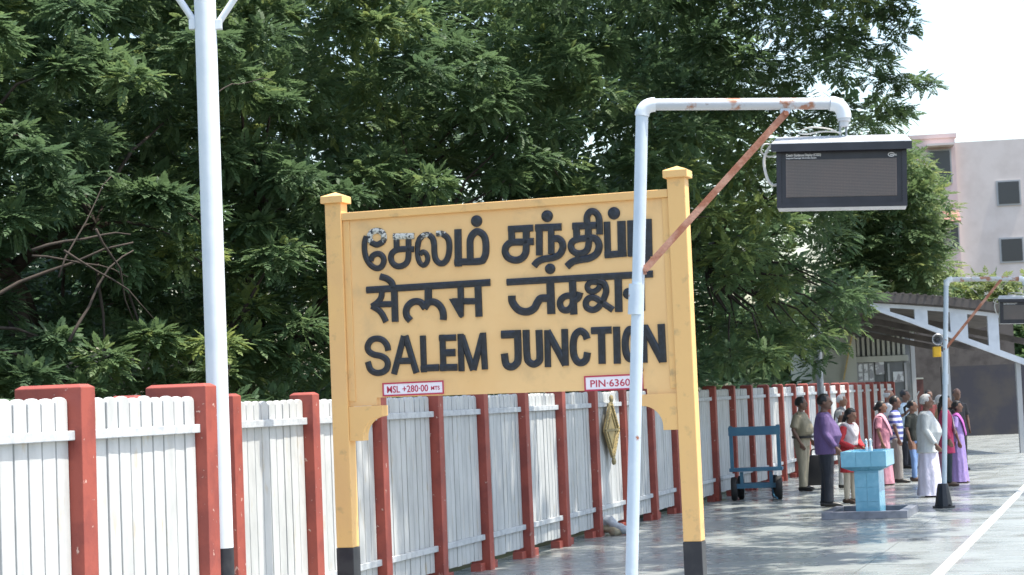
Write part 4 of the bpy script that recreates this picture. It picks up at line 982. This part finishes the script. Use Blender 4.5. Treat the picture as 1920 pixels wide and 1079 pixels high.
# pale low house glimpsed through the leaves at the far left
lh = P(200, 740, 48); LH = empty('low_house', Vector((lh.x, 48, 0)), 0, 'pale low house glimpsed through the leaves behind the fence at the far left', 'house')
MB().box(-2.2, 3.0, 0, 5, 0, 2.6).build('wall', m_pinkw, LH)
w_ = MB().box(.4, 1.3, -.06, -.003, 1.2, 2.2).build('window', m_frame, LH); MB().box(.48, 1.22, -.09, -.063, 1.28, 2.12).build('pane', m_darkwin, w_)
MB().prism([(-2.5, 2.6), (3.3, 2.6), (.4, 3.7)], -.3, 5.3).build('roof', m_sheet, LH)

# ------------------------------------------------------------------ trees
def spray_template(pairs, ll, lw, length):
    """compound leaf: leaflets in pairs along a drooping stalk; x sideways, y outward, z up"""
    V = []; Fc = []
    for i in range(pairs):
        t = (i + .6) / pairs; y = length * t; z = -.35 * length * t * t
        for sx in (-1, 1):
            L_ = ll * (1 - .45 * abs(t - .45)); a = R_(58 - 22 * t); dx, dy = math.sin(a) * sx, math.cos(a)
            nx, ny = -dy, dx
            b0 = (0, y, z); tip = (dx * L_, y + dy * L_, z - .30 * L_)
            mid = (dx * L_ * .5, y + dy * L_ * .5, z + .02 * L_)
            l1 = (mid[0] + nx * lw / 2, mid[1] + ny * lw / 2, mid[2] - lw * .22); l2 = (mid[0] - nx * lw / 2, mid[1] - ny * lw / 2, mid[2] - lw * .22)
            n = len(V); V += [b0, l1, tip, l2]; Fc += [(n, n + 1, n + 2), (n, n + 2, n + 3)]
    L_ = ll; y = length; z = -.35 * length; n = len(V)
    V += [(0, y, z), (lw / 2, y + L_ * .5, z - .1 * L_), (0, y + L_, z - .4 * L_), (-lw / 2, y + L_ * .5, z - .1 * L_)]; Fc += [(n, n + 1, n + 2), (n, n + 2, n + 3)]
    return np.array(V), np.array(Fc)
TPL = spray_template(4, .082, .048, .165)
TPLF = spray_template(3, .21, .10, .34)
def foliage(name, clumps, per, tpl, material, parent, tint_shift=0.0, origin=None, scale=1.0):
    """clumps: (center, radius_h, radius_v, tint)"""
    TV, TF = tpl; nv = len(TV); n = sum(int(per * c[4]) for c in clumps)
    if n == 0: return None
    pos = np.zeros((n, 3)); out = np.zeros((n, 3)); tint = np.zeros(n); k = 0
    for (c, rh, rv, ti, dn) in clumps:
        m = int(per * dn)
        d = rng.normal(size=(m, 3)); d /= np.linalg.norm(d, axis=1)[:, None]
        d[:, 2] = np.where(rng.random(m) < .55, np.abs(d[:, 2]), d[:, 2])
        rad = rng.uniform(.2, 1.0, m) ** .4
        pos[k:k + m] = np.array(c) + d * rad[:, None] * np.array([rh, rh, rv])
        o = d.copy(); o[:, 2] = o[:, 2] * .45 - .05; out[k:k + m] = o
        tint[k:k + m] = ti + rng.normal(size=m) * .13; k += m
    out += rng.normal(size=(n, 3)) * .28; out /= np.linalg.norm(out, axis=1)[:, None]
    up = np.tile([0, 0, 1.], (n, 1)) + rng.normal(size=(n, 3)) * .25
    xx = np.cross(out, up); xx /= np.linalg.norm(xx, axis=1)[:, None]; zz = np.cross(xx, out)
    sc = rng.uniform(.7, 1.2, n) * scale
    Vv = (pos[:, None, :] + sc[:, None, None] * (TV[None, :, 0:1] * xx[:, None, :] + TV[None, :, 1:2] * out[:, None, :] + TV[None, :, 2:3] * zz[:, None, :]))
    Vv = Vv.reshape(-1, 3)
    if origin is not None: Vv = Vv - np.array(origin)
    Ff = (TF[None] + (np.arange(n) * nv)[:, None, None]).reshape(-1, 3)
    me = bpy.data.meshes.new(name); me.vertices.add(len(Vv)); me.vertices.foreach_set('co', Vv.astype(np.float32).ravel())
    me.loops.add(len(Ff) * 3); me.loops.foreach_set('vertex_index', Ff.astype(np.int32).ravel())
    me.polygons.add(len(Ff)); me.polygons.foreach_set('loop_start', (np.arange(len(Ff)) * 3).astype(np.int32)); me.polygons.foreach_set('loop_total', np.full(len(Ff), 3, np.int32))
    me.update()
    at = me.attributes.new('tint', 'FLOAT', 'POINT'); at.data.foreach_set('value', np.clip(np.repeat(tint + tint_shift, nv), 0, 1).astype(np.float32))
    me.materials.append(material); o = bpy.data.objects.new(name, me); COL.objects.link(o); o.parent = parent
    return o
def limb(mb, a, b, r0, r1, wob=.35):
    a = Vector(a); b = Vector(b); L_ = (b - a).length; pts = []
    for i in range(7):
        t = i / 6; p = a.lerp(b, t) + noise.noise_vector(a * .7 + Vector((t * 2.2, 5, 1))) * wob * math.sin(math.pi * t) * L_ * .25; p.z += math.sin(math.pi * t) * L_ * .08; pts.append(p)
    mb.tube(pts, [r0 + (r1 - r0) * i / 6 for i in range(7)], 8)
EDGE = [(-80, 1715), (40, 1700), (85, 1680), (120, 1720), (160, 1735), (195, 1700), (235, 1705), (262, 1660), (400, 1635), (560, 1640), (600, 1635), (640, 1605), (690, 1560), (760, 1470)]
def edge_x(y): return float(np.interp(y, [e[0] for e in EDGE], [e[1] for e in EDGE]))
trees = [(-400, 330, 'dark green tree with bare branches at the far left behind the near fence', 60),
         (330, 660, 'dense dark green tree between the lamp pole and the yellow board', 480),
         (660, 1000, 'dense leafy tree rising behind the left half of the yellow board', 850),
         (1000, 1330, 'broad leafy tree rising behind the right half of the yellow board', 1180),
         (1330, 1800, 'tall leafy tree behind the hanging display with branch tips against the sky', 1450)]
def depth_at(x): return 21.5 + max(x, -300) / 1600 * 12.5
all_cl = {i: [] for i in range(5)}; deep_cl = {i: [] for i in range(5)}
for layer in range(4):
    step = (78, 92, 105, 125)[layer]; yy = -140 if layer else -110
    while yy < 735:
        xx = -260 + random.uniform(0, step)
        while xx < 1760:
            x_ = xx + random.uniform(-.4, .4) * step; y_ = yy + random.uniform(-.4, .4) * step
            xx += step
            lim = edge_x(y_) - 28 - layer * 13
            if x_ > lim: continue
            if x_ > 1330 and y_ > 640 + (1560 - x_) * .25: continue
            # a few darker openings in the leaf face
            nz = noise.noise(Vector((x_ / 190, y_ / 150, 3.1)))
            if layer == 0 and nz < -.10: continue
            if layer == 1 and nz < -.42: continue
            if x_ < 420 and y_ < 560 and layer < 1 and noise.noise(Vector((x_ / 120, y_ / 120, 9))) < -.1: continue
            D = depth_at(x_) + layer * 1.5 + nz * -1.0 + random.uniform(-.5, .5)
            p = P(x_, y_, D); px = D / FPX
            if p.z < 1.0: p.z = 1.0
            rh = (42 + random.uniform(-10, 18)) * px * (1.0 if layer == 0 else 1.3); rv = rh * random.uniform(.42, .62)
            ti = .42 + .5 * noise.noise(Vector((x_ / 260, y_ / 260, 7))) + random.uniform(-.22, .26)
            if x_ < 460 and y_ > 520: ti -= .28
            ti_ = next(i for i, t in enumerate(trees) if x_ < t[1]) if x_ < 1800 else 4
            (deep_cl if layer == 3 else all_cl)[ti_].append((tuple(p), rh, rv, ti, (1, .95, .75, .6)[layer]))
        yy += step * .72
# branch tips against the sky
for (x_, y_) in ((1722, 150), (1700, 158), (1672, 150), (1742, 160), (1650, 118), (1672, 85), (1690, 60), (1672, 25), (1650, 35), (1690, 205), (1668, 215), (1655, 190), (1690, 10), (1640, 150), (1700, 40), (1640, 235), (1610, 585), (1580, 610), (1560, 650), (1530, 680)):
    p = P(x_, y_, 34.5 + random.uniform(-.5, .5)); all_cl[4].append((tuple(p), .21, .11, .45 + random.uniform(-.1, .2), .4))
# boughs reaching over the platform above the picture: they shade the fence and the paving
for i, (s_, u_) in enumerate([(random.uniform(-5.8, 1.4), random.uniform(17.5, 47)) for _ in range(260)] + [(random.uniform(-5.6, -2.2), random.uniform(17.0, 36)) for _ in range(110)]):
    p = W(s_, u_, 0); p.z = max(7.9, CAMH + .206 * p.y + .9) + random.uniform(0, 1.6)
    # keep the right foreground and the far crowd area open to the sun
    t_x = CX + FPX * p.x / p.y
    idx = 2 if u_ < 25 else (3 if u_ < 33 else 4)
    if noise.noise(Vector((s_ * .35, u_ * .22, 2))) < (-.16 if i < 260 else -.5) or (s_ > .3 and u_ < 29): continue
    all_cl[idx].append((tuple(p), random.uniform(.5, .85), .3, .4, 1.1))
for i, (xa, xb, label, tx) in enumerate(trees):
    base = P(tx, 745, depth_at(tx) + 2.2); base.z = -.06
    if i == 4: base = W(-9.2, 37, -.06)
    root = empty('leafy_tree', base, 0, label, 'tree', 'trees behind the fence')
    tb2 = MB(); fk = Vector((random.uniform(-.4, .4), .3, 3.0 + random.uniform(0, .8)))
    tb2.tube([Vector((0, 0, -.1)), Vector((.05, 0, .4)), Vector((random.uniform(-.15, .15), .1, 1.6)), fk], [.34, .22, .17, .13], 12)
    tb2.build('trunk', m_bark, root, smooth=True)
    lb = MB(); cl = all_cl[i]; pk = [q for q in cl if q[0][2] < 6.6 and (Vector(q[0]) - base).length < 7]; pick = random.sample(pk, min(len(pk), 40))
    subs = []
    low = [q for q in cl if q[0][2] < 6.6]
    for k in range(5):
        c = random.choice(low)[0]; e = fk.lerp(Vector(c) - base, .6); limb(lb, fk, e, .10, .045); subs.append(e)
    for c in pick:
        t = Vector(c[0]) - base; s0 = min(subs, key=lambda q: (q - t).length); limb(lb, s0, t, .035, .008, .5)
    lb.build('branches', m_bark, root, smooth='all')
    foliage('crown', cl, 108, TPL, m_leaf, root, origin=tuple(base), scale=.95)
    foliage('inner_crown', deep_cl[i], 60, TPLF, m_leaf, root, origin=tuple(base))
# bare twigs in the open left tree
r0 = [o for o in COL.objects if o.get('label') == trees[0][2]][0]
for a, b, r in (((-60, 590), (250, 455), .026), ((60, 480), (240, 520), .014), ((110, 520), (210, 330), .012), ((60, 470), (245, 440), .02), ((180, 430), (250, 600), .016), ((120, 470), (290, 600), .014), ((130, 640), (250, 470), .02), ((400, 180), (510, 150), .008)):
    tw = MB(); limb(tw, P(*a, 20.6) - r0.location, P(*b, 21.2) - r0.location, r, r * .35, .4); tw.build('bare_bough', m_bark, r0, smooth='all')


# far lighter tree in front of the pink block
base = P(1700, 745, 66); base.z = 0
FT = empty('pale_green_tree', base, 0, 'paler fresh green tree below the display in front of the pink block', 'tree')
fe = [(275, 1600, 1702), (300, 1560, 1725), (340, 1560, 1748), (380, 1560, 1768), (430, 1560, 1772), (480, 1560, 1768), (530, 1560, 1765), (560, 1560, 1745), (590, 1560, 1690)]
fc = []
for layer in range(3):
    for y_ in range(290, 600, 26):
        xr = np.interp(y_, [e[0] for e in fe], [e[2] for e in fe]) - 6; x_ = 1560 + random.uniform(0, 20)
        while x_ < xr + 8:
            D = 62 + layer * 2.5 + random.uniform(-1, 1); p = P(min(x_ + random.uniform(-8, 8), xr - layer * 12), y_ + random.uniform(-9, 9), D)
            fc.append((tuple(p), random.uniform(.40, .62), random.uniform(.25, .38), .5 + random.uniform(-.25, .3), 1)); x_ += 27
foliage('crown', fc, 26, TPLF, m_leaf2, FT, origin=tuple(base))
MB().tube([(0, 3, 0), (.1, 3, 2), (0, 3, 4.5)], [.3, .24, .15], 10).build('trunk', m_bark, FT, smooth=True)
# bush right of the far stand, above the canopy
base = P(1820, 745, 75); base.z = 0
BT = empty('yellow_green_tree', base, 0, 'bright yellow-green tree top above the canopy at the right edge', 'tree')
fc = [(tuple(P(x_, y_, 74 + random.uniform(-1, 1))), .55, .4, .85, 1) for x_ in range(1785, 1935, 22) for y_ in range(535, 585, 16)]
foliage('crown', fc, 22, TPLF, m_leaf2, BT, origin=tuple(base))
MB().tube([(0, 1, 0), (.1, 1, 2), (0, 1, 4.0)], [.25, .2, .12], 10).build('trunk', m_bark, BT, smooth=True)
# understorey behind the fence: low shrubs
for i, (u_, ss) in enumerate([(15.5, -10), (19, -9.6), (23, -9.4), (27, -9.3), (31, -9.0), (35.5, -8.8), (40, -8.7), (45, -8.6)]):
    b_ = W(ss, u_, -.06)
    sh = empty('shrub', b_, 0, None, 'shrub', 'shrubs behind the fence'); sh['label'] = 'low dark green shrub filling the gap just behind the fence top'
    c_ = [(tuple(b_ + U * random.uniform(-2.0, 2.0) + S * random.uniform(-.5, .5) + Vector((0, 0, random.uniform(.5, 1.9)))), .5, .35, .2 + random.uniform(-.15, .15), 1) for _ in range(18)]
    foliage('foliage', c_, 70, TPL, m_leaf, sh, origin=tuple(b_), scale=.62)
    st_ = MB()
    for k in range(5): st_.tube([(random.uniform(-.2, .2), 0, 0), (random.uniform(-.8, .8), random.uniform(-.5, .5), 1.5)], [.03, .012], 6)
    st_.build('stem', m_bark, sh)

# far-off wood closing the view between the trunks
wd = bpy.data.objects.new('woodland', None); COL.objects.link(wd)
wc = [((random.uniform(-32, 12.5), random.uniform(60, 66), random.uniform(.5, 19.5)), 1.5, 1.0, .3 + random.uniform(-.2, .25), 1) for _ in range(430)]
wc2 = [(tuple(P(random.uniform(1280, 2050), random.uniform(600, 725), random.uniform(92, 98))), 1.6, 1.0, .35 + random.uniform(-.2, .25), 1) for _ in range(110)]
wc = wc2 + [c for c in wc if CX + FPX * c[0][0] / c[0][1] < (1360 if c[0][2] > 6.5 else 1490)]
bpy.data.objects.remove(wd)
wo_ = foliage('woodland', wc, 36, TPLF, m_leaf, None, scale=2.8)
tag(wo_, 'far-off dark wood showing between the trees behind the fence', None, kind='stuff')
